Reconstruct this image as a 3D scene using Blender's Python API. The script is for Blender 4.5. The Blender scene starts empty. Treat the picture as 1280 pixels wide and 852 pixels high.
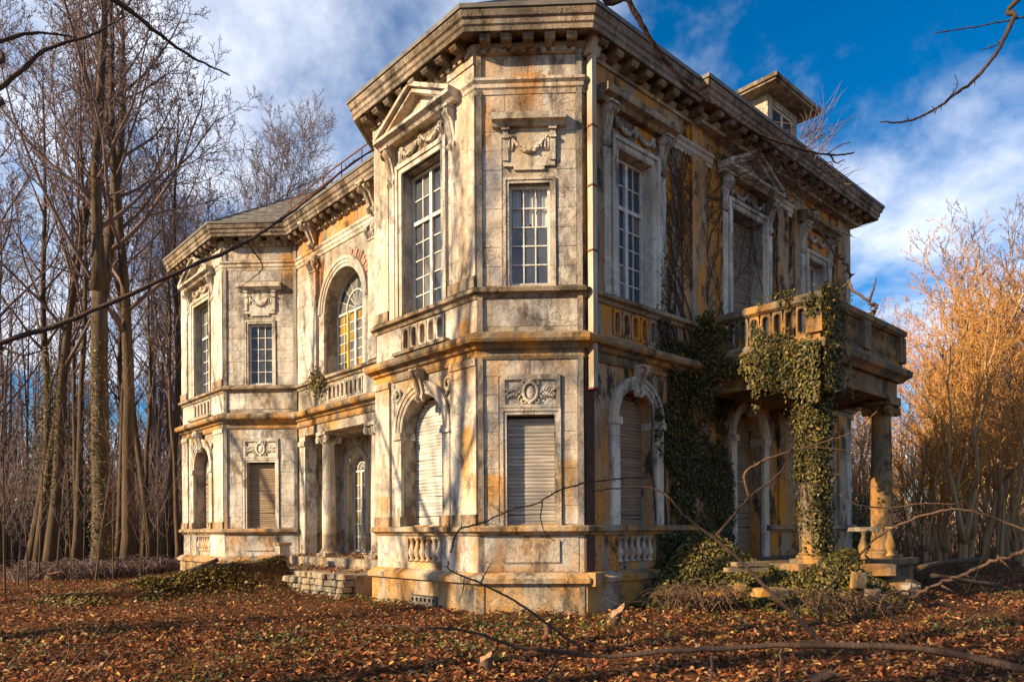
import bpy, math, random
import numpy as np
from mathutils import Matrix, Vector
R = math.radians
rnd = random.Random(7)
sc = bpy.context.scene
col = sc.collection

# ------------------------------------------------------------------ camera, sky, sun, exposure
EYE = 1.8
cam_d = bpy.data.cameras.new('camera'); cam = bpy.data.objects.new('camera', cam_d); col.objects.link(cam)
cam.location = (0, 0, EYE); cam.rotation_euler = (R(90), .0059, 0)
cam_d.sensor_width = 36; cam_d.lens = 907 / 1280 * 36
cam_d.shift_y = (661 - 426) / 1280
cam_d.clip_start = 0.05; cam_d.clip_end = 2000
sc.camera = cam

SUN_AZ, SUN_EL = R(-118), R(25)            # azimuth from +Y towards +X
sun_dir = Vector((math.sin(SUN_AZ) * math.cos(SUN_EL), math.cos(SUN_AZ) * math.cos(SUN_EL), math.sin(SUN_EL)))
w = bpy.data.worlds.new('World'); sc.world = w; w.use_nodes = True
def world_nodes():
    nt = w.node_tree; N = nt.nodes; L = nt.links
    for n in list(N): N.remove(n)
    out = N.new('ShaderNodeOutputWorld'); bg = N.new('ShaderNodeBackground'); L.new(bg.outputs[0], out.inputs[0])
    sky = N.new('ShaderNodeTexSky'); sky.sky_type = 'NISHITA'; sky.sun_disc = False
    sky.sun_elevation = SUN_EL; sky.sun_rotation = SUN_AZ % (2 * math.pi)
    sky.air_density = 0.9; sky.dust_density = 0.25; sky.ozone_density = 2.6; sky.altitude = 200
    hsv = N.new('ShaderNodeHueSaturation'); hsv.inputs['Saturation'].default_value = 1.5; hsv.inputs['Value'].default_value = 1.3
    L.new(sky.outputs[0], hsv.inputs['Color'])
    tc = N.new('ShaderNodeTexCoord'); sep = N.new('ShaderNodeSeparateXYZ'); L.new(tc.outputs['Generated'], sep.inputs[0])
    z = N.new('ShaderNodeMath'); z.operation = 'ADD'; z.inputs[1].default_value = 0.22; L.new(sep.outputs['Z'], z.inputs[0])
    zm = N.new('ShaderNodeMath'); zm.operation = 'MAXIMUM'; zm.inputs[1].default_value = 0.12; L.new(z.outputs[0], zm.inputs[0])
    inv = N.new('ShaderNodeMath'); inv.operation = 'DIVIDE'; inv.inputs[0].default_value = 1; L.new(zm.outputs[0], inv.inputs[1])
    sv = N.new('ShaderNodeVectorMath'); sv.operation = 'SCALE'; L.new(tc.outputs['Generated'], sv.inputs[0]); L.new(inv.outputs[0], sv.inputs['Scale'])
    mp = N.new('ShaderNodeMapping'); mp.inputs['Location'].default_value = CLOUD_OFF; L.new(sv.outputs[0], mp.inputs[0])
    n1 = N.new('ShaderNodeTexNoise'); n1.inputs['Scale'].default_value = 1.15; n1.inputs['Detail'].default_value = 8; n1.inputs['Roughness'].default_value = 0.6
    n1.inputs['Distortion'].default_value = 0.35
    L.new(mp.outputs[0], n1.inputs['Vector'])
    rp = N.new('ShaderNodeValToRGB'); rp.color_ramp.elements[0].position = 0.43; rp.color_ramp.elements[1].position = 0.66
    rp.color_ramp.interpolation = 'EASE'
    L.new(n1.outputs['Fac'], rp.inputs[0])
    mix = N.new('ShaderNodeMix'); mix.data_type = 'RGBA'; mix.inputs[7].default_value = (9.0, 9.5, 10.8, 1)
    hz = N.new('ShaderNodeMapRange'); hz.inputs[1].default_value = -.02; hz.inputs[2].default_value = .06; L.new(sep.outputs['Z'], hz.inputs[0])
    cm = N.new('ShaderNodeMath'); cm.operation = 'MULTIPLY'; L.new(rp.outputs[0], cm.inputs[0]); L.new(hz.outputs[0], cm.inputs[1])
    L.new(cm.outputs[0], mix.inputs[0]); L.new(hsv.outputs[0], mix.inputs[6]); L.new(mix.outputs[2], bg.inputs[0])
    bg.inputs[1].default_value = 0.058
CLOUD_OFF = (3.5255, 39.1746, 5.462)
world_nodes()
sd = bpy.data.lights.new('sun', 'SUN'); sd.energy = 5.0; sd.angle = R(0.5); sd.color = (1.0, 0.78, 0.49)
so = bpy.data.objects.new('sun', sd); col.objects.link(so); so.location = sun_dir * 60
so.rotation_euler = sun_dir.to_track_quat('Z', 'Y').to_euler()
vs = sc.view_settings
sc.display_settings.display_device = 'sRGB'
vs.view_transform = 'Standard'; vs.look = 'None'; vs.gamma = 1; vs.use_curve_mapping = False; vs.exposure = 1.1

# ------------------------------------------------------------------ helpers
W = {}
def tag(o, label=None, cat=None, group=None, kind=None):
    if label: o['label'] = label
    if cat: o['category'] = cat
    if group: o['group'] = group
    if kind: o['kind'] = kind
    return o
def put(o, parent=None, M=None):
    M = Matrix.Identity(4) if M is None else M
    col.objects.link(o)
    if parent is not None:
        o.parent = parent; o.matrix_basis = W[parent.name].inverted() @ M
    else:
        o.matrix_basis = M
    W[o.name] = M.copy()
    return o
def empty(name, loc, rz=0.0, parent=None):
    o = bpy.data.objects.new(name, None); o.empty_display_size = 0.3
    return put(o, parent, Matrix.Translation(loc) @ Matrix.Rotation(rz, 4, 'Z'))
def inst(name, mesh, parent=None, M=None):
    return put(bpy.data.objects.new(name, mesh), parent, M)

class MB:
    def __init__(s): s.v = []; s.f = []
    def hexa(s, p):                      # 8 points: bottom 4 ccw, top 4 ccw
        b = len(s.v); s.v += [tuple(q) for q in p]
        for f in ((0,3,2,1),(4,5,6,7),(0,1,5,4),(1,2,6,5),(2,3,7,6),(3,0,4,7)): s.f.append(tuple(b+i for i in f))
        return s
    def box(s, u0, u1, d0, d1, z0, z1):  # d outward (-y)
        y0, y1 = -d1, -d0
        return s.hexa([(u0,y0,z0),(u1,y0,z0),(u1,y1,z0),(u0,y1,z0),(u0,y0,z1),(u1,y0,z1),(u1,y1,z1),(u0,y1,z1)])
    def xbox(s, x0, x1, y0, y1, z0, z1): return s.box(x0, x1, -y1, -y0, z0, z1)
    def prism(s, pts, d0, d1):           # polygon in (u,z), extruded along d
        n = len(pts); b = len(s.v)
        s.v += [(p[0], -d1, p[1]) for p in pts] + [(p[0], -d0, p[1]) for p in pts]
        s.f.append(tuple(range(b, b+n))); s.f.append(tuple(range(b+2*n-1, b+n-1, -1)))
        for i in range(n):
            j = (i+1) % n; s.f.append((b+j, b+i, b+n+i, b+n+j))
        return s
    def sprism(s, pts, u0, u1):          # polygon in (d,z), extruded along u
        n = len(pts); b = len(s.v)
        s.v += [(u0, -p[0], p[1]) for p in pts] + [(u1, -p[0], p[1]) for p in pts]
        s.f.append(tuple(range(b, b+n))); s.f.append(tuple(range(b+2*n-1, b+n-1, -1)))
        for i in range(n):
            j = (i+1) % n; s.f.append((b+j, b+i, b+n+i, b+n+j))
        return s
    def lathe(s, prof, c=(0,0,0), n=16, sx=1.0, sy=1.0, caps=True):
        b = len(s.v); m = len(prof)
        for (r, z) in prof:
            for k in range(n):
                a = 2*math.pi*k/n; s.v.append((c[0]+r*sx*math.cos(a), c[1]+r*sy*math.sin(a), c[2]+z))
        for i in range(m-1):
            for k in range(n):
                k2 = (k+1) % n
                s.f.append((b+i*n+k, b+i*n+k2, b+(i+1)*n+k2, b+(i+1)*n+k))
        if caps:
            s.f.append(tuple(b+n-1-k for k in range(n))); s.f.append(tuple(b+(m-1)*n+k for k in range(n)))
        return s
    def tube(s, pts, rad, n=6, cap=True):
        pts = [Vector(p) for p in pts]; m = len(pts)
        if not hasattr(rad, '__len__'): rad = [rad]*m
        b = len(s.v); t = (pts[1]-pts[0]).normalized()
        up = Vector((0,0,1)) if abs(t.z) < 0.9 else Vector((1,0,0))
        x = t.cross(up).normalized()
        for i in range(m):
            if i == 0: t = pts[1]-pts[0]
            elif i == m-1: t = pts[-1]-pts[-2]
            else: t = pts[i+1]-pts[i-1]
            if t.length < 1e-9: t = Vector((0,0,1))
            t.normalize(); x = x - t*x.dot(t)
            if x.length < 1e-6: x = t.orthogonal()
            x.normalize(); y = t.cross(x)
            for k in range(n):
                a = 2*math.pi*k/n; s.v.append(tuple(pts[i] + (x*math.cos(a)+y*math.sin(a))*rad[i]))
        for i in range(m-1):
            for k in range(n):
                k2 = (k+1) % n; s.f.append((b+i*n+k, b+i*n+k2, b+(i+1)*n+k2, b+(i+1)*n+k))
        if cap:
            s.f.append(tuple(b+n-1-k for k in range(n))); s.f.append(tuple(b+(m-1)*n+k for k in range(n)))
        return s
    def blob(s, c, r, n=7, m=4):
        if not hasattr(r, '__len__'): r = (r, r, r)
        b = len(s.v); s.v.append((c[0], c[1], c[2]-r[2]))
        for i in range(1, m):
            ph = -math.pi/2 + math.pi*i/m
            for k in range(n):
                a = 2*math.pi*k/n
                s.v.append((c[0]+r[0]*math.cos(ph)*math.cos(a), c[1]+r[1]*math.cos(ph)*math.sin(a), c[2]+r[2]*math.sin(ph)))
        s.v.append((c[0], c[1], c[2]+r[2])); top = len(s.v)-1
        for k in range(n):
            k2 = (k+1) % n
            s.f.append((b, b+1+k2, b+1+k)); s.f.append((top, b+1+(m-2)*n+k, b+1+(m-2)*n+k2))
            for i in range(m-2): s.f.append((b+1+i*n+k, b+1+i*n+k2, b+1+(i+1)*n+k2, b+1+(i+1)*n+k))
        return s
    def mesh(s, name, mat, smooth=False):
        me = bpy.data.meshes.new(name); me.from_pydata(s.v, [], s.f); me.materials.append(mat)
        if smooth: me.polygons.foreach_set('use_smooth', [True]*len(me.polygons)); 
        me.update(); return me
    def build(s, name, mat, parent=None, M=None, smooth=False):
        return inst(name, s.mesh(name, mat, smooth), parent, M)

# ------------------------------------------------------------------ the plan of the house
A2 = Vector((-math.sin(R(42.56)), math.cos(R(42.56)))); B2 = Vector((math.sin(R(47.44)), math.cos(R(47.44))))
O2 = Vector((.333, 13.156))
ZK, ZO = 1.01, .165                          # storey heights: z = ZK*h + ZO
def zz_(h): return ZK*h+ZO
def P(p, q): return O2 + A2*p + B2*q
def P3(p, q, z): v = P(p, q); return Vector((v.x, v.y, zz_(z)))
class Face:
    def __init__(s, p0, p1):
        s.o = P(*p0); e = P(*p1); s.w = (e-s.o).length; s.du = (e-s.o).normalized()
        s.n = Vector((s.du.y, -s.du.x))
        s.m = Matrix(((s.du.x, -s.n.x, 0, s.o.x), (s.du.y, -s.n.y, 0, s.o.y), (0,0,ZK,ZO), (0,0,0,1)))
C1, PT, PL0, PL1, CL, QE = 1.46, 5.11, 14.39, 18.30, 1.727, 13.9
PD, PE = PL0-CL, PT+C1
TL = Face((PT,0), (C1,0)); TC = Face((C1,0), (0,C1)); SR = Face((0,C1), (0,QE))
LL = Face((PL1,0), (PL0,0)); LC = Face((PL0,0), (PD,CL)); RC = Face((PD,CL), (PE,CL))
T2 = Face((PE,CL), (PT,0)); L2 = Face((PL1+CL,CL), (PL1,0)); BR = Face((0,QE), (PL1+CL,QE)); BL = Face((PL1+CL,QE), (PL1+CL,CL))
BK = Face((PD,3.2), (PE,3.2)); LS = Face((PD,CL), (PD,3.2)); RS = Face((PE,3.2), (PE,CL))
# ------------------------------------------------------------------ materials
# run-off stains with a place of their own: face, u, z top, z bottom, width, colour, amount
DRIPS = [(TC,.95,11.15,10.55,.34,(.03,.02,.012),.9), (TC,1.05,10.75,9.75,.30,(.50,.20,.02),.9), (TC,.9,10.3,9.6,.16,(.04,.028,.018),.8), (TC,.15,10.2,8.8,.14,(.48,.2,.03),.8),
    (TC,.25,2.9,1.8,.34,(.58,.27,.03),.9), (TC,1.75,3.2,1.8,.30,(.52,.25,.04),.75), (TL,3.35,3.9,1.85,.28,(.60,.28,.03),.95), (TL,3.3,6.0,5.0,.32,(.55,.24,.03),.9), (TL,.35,2.6,1.8,.3,(.55,.26,.04),.8),
    (LC,2.25,10.9,9.2,.42,(.42,.18,.02),.95), (LC,2.15,10.2,8.2,.30,(.05,.035,.022),.85), (LC,2.3,6.4,4.6,.22,(.06,.04,.025),.85), (RC,.95,11.1,9.2,.5,(.50,.20,.02),.95), (RC,1.6,10.2,8.6,.3,(.44,.16,.02),.9),
    (RC,2.2,5.6,4.7,.6,(.50,.22,.03),.85), (RC,.5,6.2,5.0,.25,(.05,.035,.02),.8), (TL,1.8,1.2,.2,.7,(.58,.26,.03),.7), (TC,.9,1.1,.1,.6,(.45,.2,.03),.7), (TC,1.6,.9,.1,.3,(.06,.04,.025),.8)]
class NT:
    def __init__(s, name):
        s.m = bpy.data.materials.new(name); s.m.use_nodes = True; s.t = s.m.node_tree
        s.b = s.t.nodes['Principled BSDF']; s.geo = s.t.nodes.new('ShaderNodeNewGeometry')
    def n(s, k, **kw):
        x = s.t.nodes.new(k)
        for a, v in kw.items(): setattr(x, a, v)
        return x
    def l(s, a, b): s.t.links.new(a, b)
    def noise(s, scale=(1,1,1), detail=5, rough=.55, off=0.0, coord=None, dist=0.0):
        mp = s.n('ShaderNodeMapping'); mp.inputs['Scale'].default_value = scale; mp.inputs['Location'].default_value = (off, off*1.7, off*.6)
        s.l(coord or s.geo.outputs['Position'], mp.inputs[0])
        x = s.n('ShaderNodeTexNoise'); x.inputs['Scale'].default_value = 1; x.inputs['Detail'].default_value = detail; x.inputs['Roughness'].default_value = rough
        x.inputs['Distortion'].default_value = dist
        s.l(mp.outputs[0], x.inputs['Vector']); return x.outputs['Fac']
    def ramp(s, fac, stops):
        x = s.n('ShaderNodeValToRGB'); e = x.color_ramp.elements
        while len(e) < len(stops): e.new(0.5)
        for i, (p, c) in enumerate(stops):
            e[i].position = p; e[i].color = (c, c, c, 1) if not hasattr(c, '__len__') else (*c, 1)
        s.l(fac, x.inputs[0]); return x.outputs[0]
    def mix(s, fac, a, b, bt='MIX'):
        x = s.n('ShaderNodeMix', data_type='RGBA', blend_type=bt)
        for i, v in ((0, fac), (6, a), (7, b)):
            if isinstance(v, (int, float)): x.inputs[i].default_value = v
            elif isinstance(v, tuple): x.inputs[i].default_value = (*v, 1)
            else: s.l(v, x.inputs[i])
        return x.outputs[2]
    def math(s, op, a, b=0.0):
        x = s.n('ShaderNodeMath', operation=op)
        for i, v in enumerate((a, b)):
            if isinstance(v, (int, float)): x.inputs[i].default_value = v
            else: s.l(v, x.inputs[i])
        return x.outputs[0]
    def bump(s, h, strength=.4, dist=.02):
        x = s.n('ShaderNodeBump'); x.inputs['Strength'].default_value = strength; x.inputs['Distance'].default_value = dist
        s.l(h, x.inputs['Height']); s.l(x.outputs[0], s.b.inputs['Normal'])
    def done(s, colr, rough=.85, spec=.25):
        if isinstance(colr, tuple): s.b.inputs['Base Color'].default_value = (*colr, 1)
        else: s.l(colr, s.b.inputs['Base Color'])
        if isinstance(rough, (int, float)): s.b.inputs['Roughness'].default_value = rough
        else: s.l(rough, s.b.inputs['Roughness'])
        s.b.inputs['Specular IOR Level'].default_value = spec
        return s.m
    def z(s):
        x = s.n('ShaderNodeSeparateXYZ'); s.l(s.geo.outputs['Position'], x.inputs[0]); return x.outputs['Z']
    def orand(s):
        return s.n('ShaderNodeObjectInfo').outputs['Random']

def stone(name, base=(.55,.46,.34), light=(.80,.73,.62), grey=(.34,.325,.31), orange=(.56,.25,.03), dark=(.06,.045,.03),
          orange_amt=.8, grey_amt=.8, dark_amt=.8, off=0.0, bands=True, orange_lo=.50, osc=(1.5,1.5,.8), rvar=.22, drips=False):
    t = NT(name)
    big = t.noise((.7,.7,.5), 6, .6, off)
    c = t.mix(t.ramp(big, [(.36,0),(.62,1)]), base, light)
    rv = t.orand(); c = t.mix(t.ramp(rv, [(0,0),(.5,rvar*.3),(1,rvar)]), c, grey)
    # grey lichen patches
    g = t.noise((1.7,1.7,1.2), 9, .72, off+3.1)
    c = t.mix(t.math('MULTIPLY', t.ramp(g, [(.51,0),(.63,1)]), grey_amt), c, grey)
    lf = t.noise((.45,.45,.35), 5, .6, off+61.0)
    c = t.mix(t.math('MULTIPLY', t.ramp(lf, [(.46,0),(.66,1)]), .38), c, tuple(.55*x for x in grey))
    pw = t.noise((3.3,3.3,2.6), 9, .75, off+31.0)
    c = t.mix(t.math('MULTIPLY', t.ramp(pw, [(.55,0),(.66,1)]), .6), c, light)
    # vertical dirt streaks, heaviest where water drips off the ledges
    st = t.noise((5,5,.45), 6, .62, off+7.7)
    c = t.mix(t.math('MULTIPLY', t.ramp(st, [(.52,0),(.68,1)]), .55*dark_amt), c, dark)
    if bands:
        zd = t.math('DIVIDE', t.z(), 12.0)
        saw = t.ramp(zd, [(0,.7),(.03,.1),(.055,.9),(.066,.0),(.10,.05),(.138,.8),(.142,0),(.36,.0),(.415,.85),(.45,.7),(.468,.0),(.50,.15),(.522,.8),(.53,0),(.74,.0),(.85,.6),(.875,.15),(.90,.35),(.925,.95),(.94,.3),(.97,.6),(1,.8)])
        dn = t.noise((3.2,3.2,.8), 8, .68, off+41.0)
        c = t.mix(t.math('MULTIPLY', t.ramp(dn, [(.40,0),(.60,1)]), t.math('MULTIPLY', saw, .72*min(1,dark_amt))), c, dark)
    # iron / algae stains, strongest on the ledges and the plinth
    o = t.noise(osc, 7, .62, off+12.3)
    om = t.ramp(o, [(orange_lo-.04,0),(orange_lo+.16,1)])
    if bands:
        zz = t.math('DIVIDE', t.z(), 12.0)
        bd = t.ramp(zz, [(0,.8),(.07,.9),(.15,.7),(.20,.28),(.38,.22),(.42,.8),(.452,.9),(.47,.25),(.8,.12),(.9,.5),(1.0,.35)])
        lo = t.ramp(zz, [(.0,.55),(.065,.4),(.12,.22),(.17,0)])
        om = t.math('MAXIMUM', om, t.math('MULTIPLY', t.ramp(o, [(.40,0),(.58,1)]), t.math('MULTIPLY', lo, 1.15)))
        om = t.math('MULTIPLY', om, bd)
    c = t.mix(t.math('MULTIPLY', om, orange_amt), c, orange)
    if drips:
        dn2 = t.noise((6,6,1.0), 8, .68, 51.0)
        for (fc, du_, zt_, zb_, wd_, cl_, am_) in DRIPS:
            ctr = fc.o+fc.du*du_
            sub = t.n('ShaderNodeVectorMath', operation='SUBTRACT'); t.l(t.geo.outputs['Position'], sub.inputs[0]); sub.inputs[1].default_value = (ctr.x, ctr.y, 0)
            sx = t.n('ShaderNodeSeparateXYZ'); t.l(sub.outputs[0], sx.inputs[0])
            r2 = t.math('SQRT', t.math('ADD', t.math('POWER', sx.outputs[0], 2.0), t.math('POWER', sx.outputs[1], 2.0)))
            e = t.math('SUBTRACT', 1.35, t.math('DIVIDE', r2, wd_))
            zf = t.math('DIVIDE', t.math('SUBTRACT', t.z(), zb_), zt_-zb_)
            zr = t.ramp(zf, [(0,0),(.6,.75),(.9,1),(1,.2)])
            mk = t.ramp(t.math('MULTIPLY', t.math('ADD', e, t.math('MULTIPLY', t.math('SUBTRACT', dn2, .5), 3.2)), zr), [(.05,0),(.95,1)])
            c = t.mix(t.math('MULTIPLY', mk, am_*.85), c, cl_)
    # black crust
    k = t.noise((1.6,1.6,.8), 10, .74, off+21.0)
    c = t.mix(t.math('MULTIPLY', t.ramp(k, [(.52,0),(.60,1)]), .82*dark_amt), c, dark)
    f = t.noise((26,26,26), 6, .7, off)
    c = t.mix(t.ramp(f, [(.34,.7),(.50,0)]), c, t.mix(.55, c, dark))
    cr = t.n('ShaderNodeTexVoronoi', feature='DISTANCE_TO_EDGE'); cr.inputs['Scale'].default_value = .9
    wp = t.n('ShaderNodeVectorMath', operation='ADD'); t.l(t.geo.outputs['Position'], wp.inputs[0])
    wn = t.n('ShaderNodeTexNoise'); wn.inputs['Scale'].default_value = 2.5; wn.inputs['Detail'].default_value = 6; t.l(t.geo.outputs['Position'], wn.inputs['Vector'])
    t.l(wn.outputs['Color'], wp.inputs[1]); t.l(wp.outputs[0], cr.inputs['Vector'])
    crk = t.ramp(cr.outputs['Distance'], [(.0,1),(.008,0)])
    c = t.mix(t.math('MULTIPLY', crk, .35), c, dark)
    h = t.math('ADD', t.math('MULTIPLY', f, .5), t.math('ADD', t.math('MULTIPLY', t.noise((5,5,5), 8, .65, off+2), 1.2), t.math('MULTIPLY', crk, -.5)))
    t.bump(h, .8, .035)
    return t.done(c, .9, .2)

M = {}
M['stone'] = stone('weathered limestone', drips=True)
M['stone_block'] = stone('ashlar limestone', base=(.52,.45,.35), light=(.80,.74,.66), grey=(.31,.305,.30), off=1.3, grey_amt=.9, rvar=.34, drips=True)
M['stone_dark'] = stone('dark ledge stone', base=(.26,.19,.125), light=(.50,.42,.31), grey=(.10,.088,.075), orange_amt=.95, orange_lo=.45, dark_amt=1.0, off=5.0)
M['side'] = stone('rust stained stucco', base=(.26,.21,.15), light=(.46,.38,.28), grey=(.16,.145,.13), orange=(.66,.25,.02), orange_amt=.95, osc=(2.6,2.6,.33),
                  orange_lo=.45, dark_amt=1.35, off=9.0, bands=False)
M['strip'] = stone('grey stained corner stone', base=(.26,.235,.20), light=(.40,.36,.31), grey=(.13,.125,.115), off=33.0)
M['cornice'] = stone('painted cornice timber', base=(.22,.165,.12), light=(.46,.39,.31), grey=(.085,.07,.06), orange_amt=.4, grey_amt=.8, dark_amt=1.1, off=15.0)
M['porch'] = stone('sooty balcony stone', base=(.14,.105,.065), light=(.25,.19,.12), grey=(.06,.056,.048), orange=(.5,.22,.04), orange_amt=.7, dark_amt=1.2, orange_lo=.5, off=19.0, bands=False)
M['mortar'] = stone('bare wall and mortar', base=(.40,.34,.26), light=(.55,.49,.40), grey=(.22,.21,.19), off=23.0, orange_amt=.7, drips=True)
M['rubble'] = stone('mossy rubble stone', base=(.30,.24,.17), light=(.44,.37,.27), grey=(.14,.13,.11), orange_amt=.35, bands=False, off=27.0)
def simple(name, c1, c2, scale=(4,4,4), rough=.7, bump=.2, rvar=0.0, spec=.3):
    t = NT(name); n = t.noise(scale, 6, .6, hash(name) % 17 if False else len(name)*.7)
    c = t.mix(t.ramp(n, [(.3,0),(.7,1)]), c1, c2)
    if rvar: c = t.mix(t.ramp(t.orand(), [(0,0),(1,rvar)]), c, tuple(.45*x for x in c1))
    if bump: t.bump(t.noise(tuple(3*s for s in scale), 6, .65, 1.0), bump, .02)
    return t.done(c, rough, spec)
M['paint'] = simple('flaking white window paint', (.72,.69,.64), (.42,.37,.31), (7,7,7), .6, .35)
M['yellow'] = simple('yellowed paint', (.62,.42,.03), (.55,.36,.06), (8,8,8), .5)
M['slat'] = simple('bleached shutter timber', (.56,.50,.43), (.26,.20,.15), (2,2,22), .75, .3, .75)
M['slat_dark'] = simple('weathered brown shutter timber', (.36,.26,.17), (.24,.16,.10), (3,3,22), .75, .25, .5)
M['slat_white'] = simple('sun bleached roller slats', (.74,.70,.64), (.42,.35,.28), (2,2,20), .65, .3, .45)
M['slate'] = simple('grey roof slate', (.13,.115,.105), (.23,.20,.175), (3,3,3), .7, .3)
M['lead'] = simple('lead flashing', (.10,.085,.07), (.18,.16,.14), (3,3,3), .55)
M['pipe'] = simple('painted downpipe', (.52,.46,.36), (.24,.15,.07), (3,3,.7), .55, .3)
M['iron'] = simple('rusty iron', (.20,.07,.035), (.10,.04,.025), (6,6,6), .7)
M['brick'] = simple('crumbling red brick', (.11,.055,.035), (.06,.03,.02), (5,5,5), .9, .5)
M['pale_brick'] = simple('pinkish bare brick', (.42,.28,.21), (.32,.19,.14), (6,6,6), .9, .4)
M['recess'] = simple('pinkish stucco in recesses', (.30,.17,.11), (.20,.12,.08), (5,5,5), .9)
M['dark'] = simple('dark interior timber', (.025,.018,.012), (.04,.028,.018), (3,3,3), .9)
M['curtain'] = simple('torn net curtain', (.86,.85,.83), (.76,.75,.72), (3,3,3), .9, .1)
M['wood'] = simple('grey broken timber', (.36,.25,.15), (.20,.13,.07), (4,4,14), .8, .4)
M['cutwood'] = simple('fresh cut wood', (.36,.21,.11), (.24,.13,.07), (20,20,20), .8, .2)
def glass(name, tint, body, t_amt):
    t = NT(name); n = t.t.nodes; n.remove(t.b)
    tr = t.n('ShaderNodeBsdfTransparent'); tr.inputs[0].default_value = (*tint, 1)
    df = t.n('ShaderNodeBsdfPrincipled'); df.inputs['Base Color'].default_value = (*body, 1); df.inputs['Roughness'].default_value = .06
    df.inputs['Specular IOR Level'].default_value = .8
    ln = t.noise((2.5,2.5,2.5), 3, .5)
    bp = t.n('ShaderNodeBump'); bp.inputs['Strength'].default_value = .12; bp.inputs['Distance'].default_value = .05; t.l(ln, bp.inputs['Height']); t.l(bp.outputs[0], df.inputs['Normal'])
    mx = t.n('ShaderNodeMixShader'); mx.inputs[0].default_value = 1 - t_amt; t.l(tr.outputs[0], mx.inputs[1]); t.l(df.outputs[0], mx.inputs[2])
    t.l(mx.outputs[0], t.t.nodes['Material Output'].inputs[0]); return t.m
M['glass'] = glass('old window glass', (.85,.88,.92), (.09,.10,.12), .4)
M['glass_clear'] = glass('clear old glass', (.95,.96,.97), (.05,.055,.07), .85)
M['glass_amber'] = glass('amber glass', (.9,.7,.3), (.38,.24,.05), .2)
M['glass_dusty'] = glass('dusty glass', (.7,.75,.8), (.20,.19,.17), .25)
def bark(name, c1, c2, sc=1.0):
    t = NT(name); n = t.noise((6*sc,6*sc,1.2*sc), 6, .6); c = t.mix(t.ramp(n, [(.35,0),(.65,1)]), c1, c2)
    t.bump(t.noise((14*sc,14*sc,3*sc), 5, .6), .6, .03); return t.done(c, .9, .15)
M['bark'] = bark('grey brown bark', (.12,.080,.046), (.055,.038,.025))
M['twig'] = bark('fine purple brown twigs', (.19,.13,.115), (.13,.09,.085), 2)
M['gold_bark'] = bark('pale golden bark', (.46,.31,.16), (.28,.17,.08))
M['gold_twig'] = bark('ochre twigs', (.56,.28,.08), (.36,.17,.05), 2)
M['branch'] = bark('dark wet branch', (.10,.062,.045), (.055,.035,.028), 4)
M['branch_warm'] = bark('reddish branch', (.17,.098,.06), (.10,.055,.035), 4)
def attr_mat(name, rough=.6, trans=.0):
    t = NT(name); a = t.n('ShaderNodeAttribute', attribute_name='tint'); c = a.outputs['Color']
    m_ = t.done(c, rough, .3)
    if trans:
        tl = t.n('ShaderNodeBsdfTranslucent'); t.l(c, tl.inputs[0]); mx = t.n('ShaderNodeMixShader'); mx.inputs[0].default_value = trans
        t.l(t.b.outputs[0], mx.inputs[1]); t.l(tl.outputs[0], mx.inputs[2]); t.l(mx.outputs[0], t.t.nodes['Material Output'].inputs[0])
    return m_
M['litter'] = attr_mat('dead leaves', .75, .25)
M['ivy'] = attr_mat('ivy leaves', .42, .2)

# ------------------------------------------------------------------ the house
base = P(0, 0)
house = empty('mansion', (base.x, base.y, 0))
tag(house, 'derelict two-storey pale stone mansion with ivy-grown porch and balcony', 'house')
PLAN = [(PL1+CL,QE),(PL1+CL,CL),(PL1,0),(PL0,0),(PD,CL),(PE,CL),(PT,0),(C1,0),(0,C1),(0,QE)]

def sweep(path, prof, name, mat, closed=False, parent=house):
    """profile (d outward, z) swept along the plan with mitred corners"""
    pts = [P(*p) for p in path]; n = len(pts); nor = []
    segs = n if closed else n-1
    for i in range(segs):
        d = (pts[(i+1) % n]-pts[i]).normalized(); nor.append(Vector((d.y, -d.x)))
    offs = []
    for i in range(n):
        if closed: a_, b_ = nor[i-1], nor[i]
        else: a_, b_ = nor[max(i-1,0)], nor[min(i, segs-1)]
        m = (a_+b_); m = m / (m.dot(b_)) if m.dot(b_) > .05 else b_
        offs.append(m)
    mb = MB(); k = len(prof)
    for i in range(n):
        for (d, z) in prof: q = pts[i]+offs[i]*d; mb.v.append((q.x, q.y, zz_(z)))
    for i in range(segs):
        j = (i+1) % n
        for c in range(k):
            c2 = (c+1) % k; mb.f.append((i*k+c, j*k+c, j*k+c2, i*k+c2))
    if not closed:
        mb.f.append(tuple(range(k-1,-1,-1))); mb.f.append(tuple((n-1)*k+c for c in range(k)))
    o = mb.build(name, mat, parent)
    return o

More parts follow.
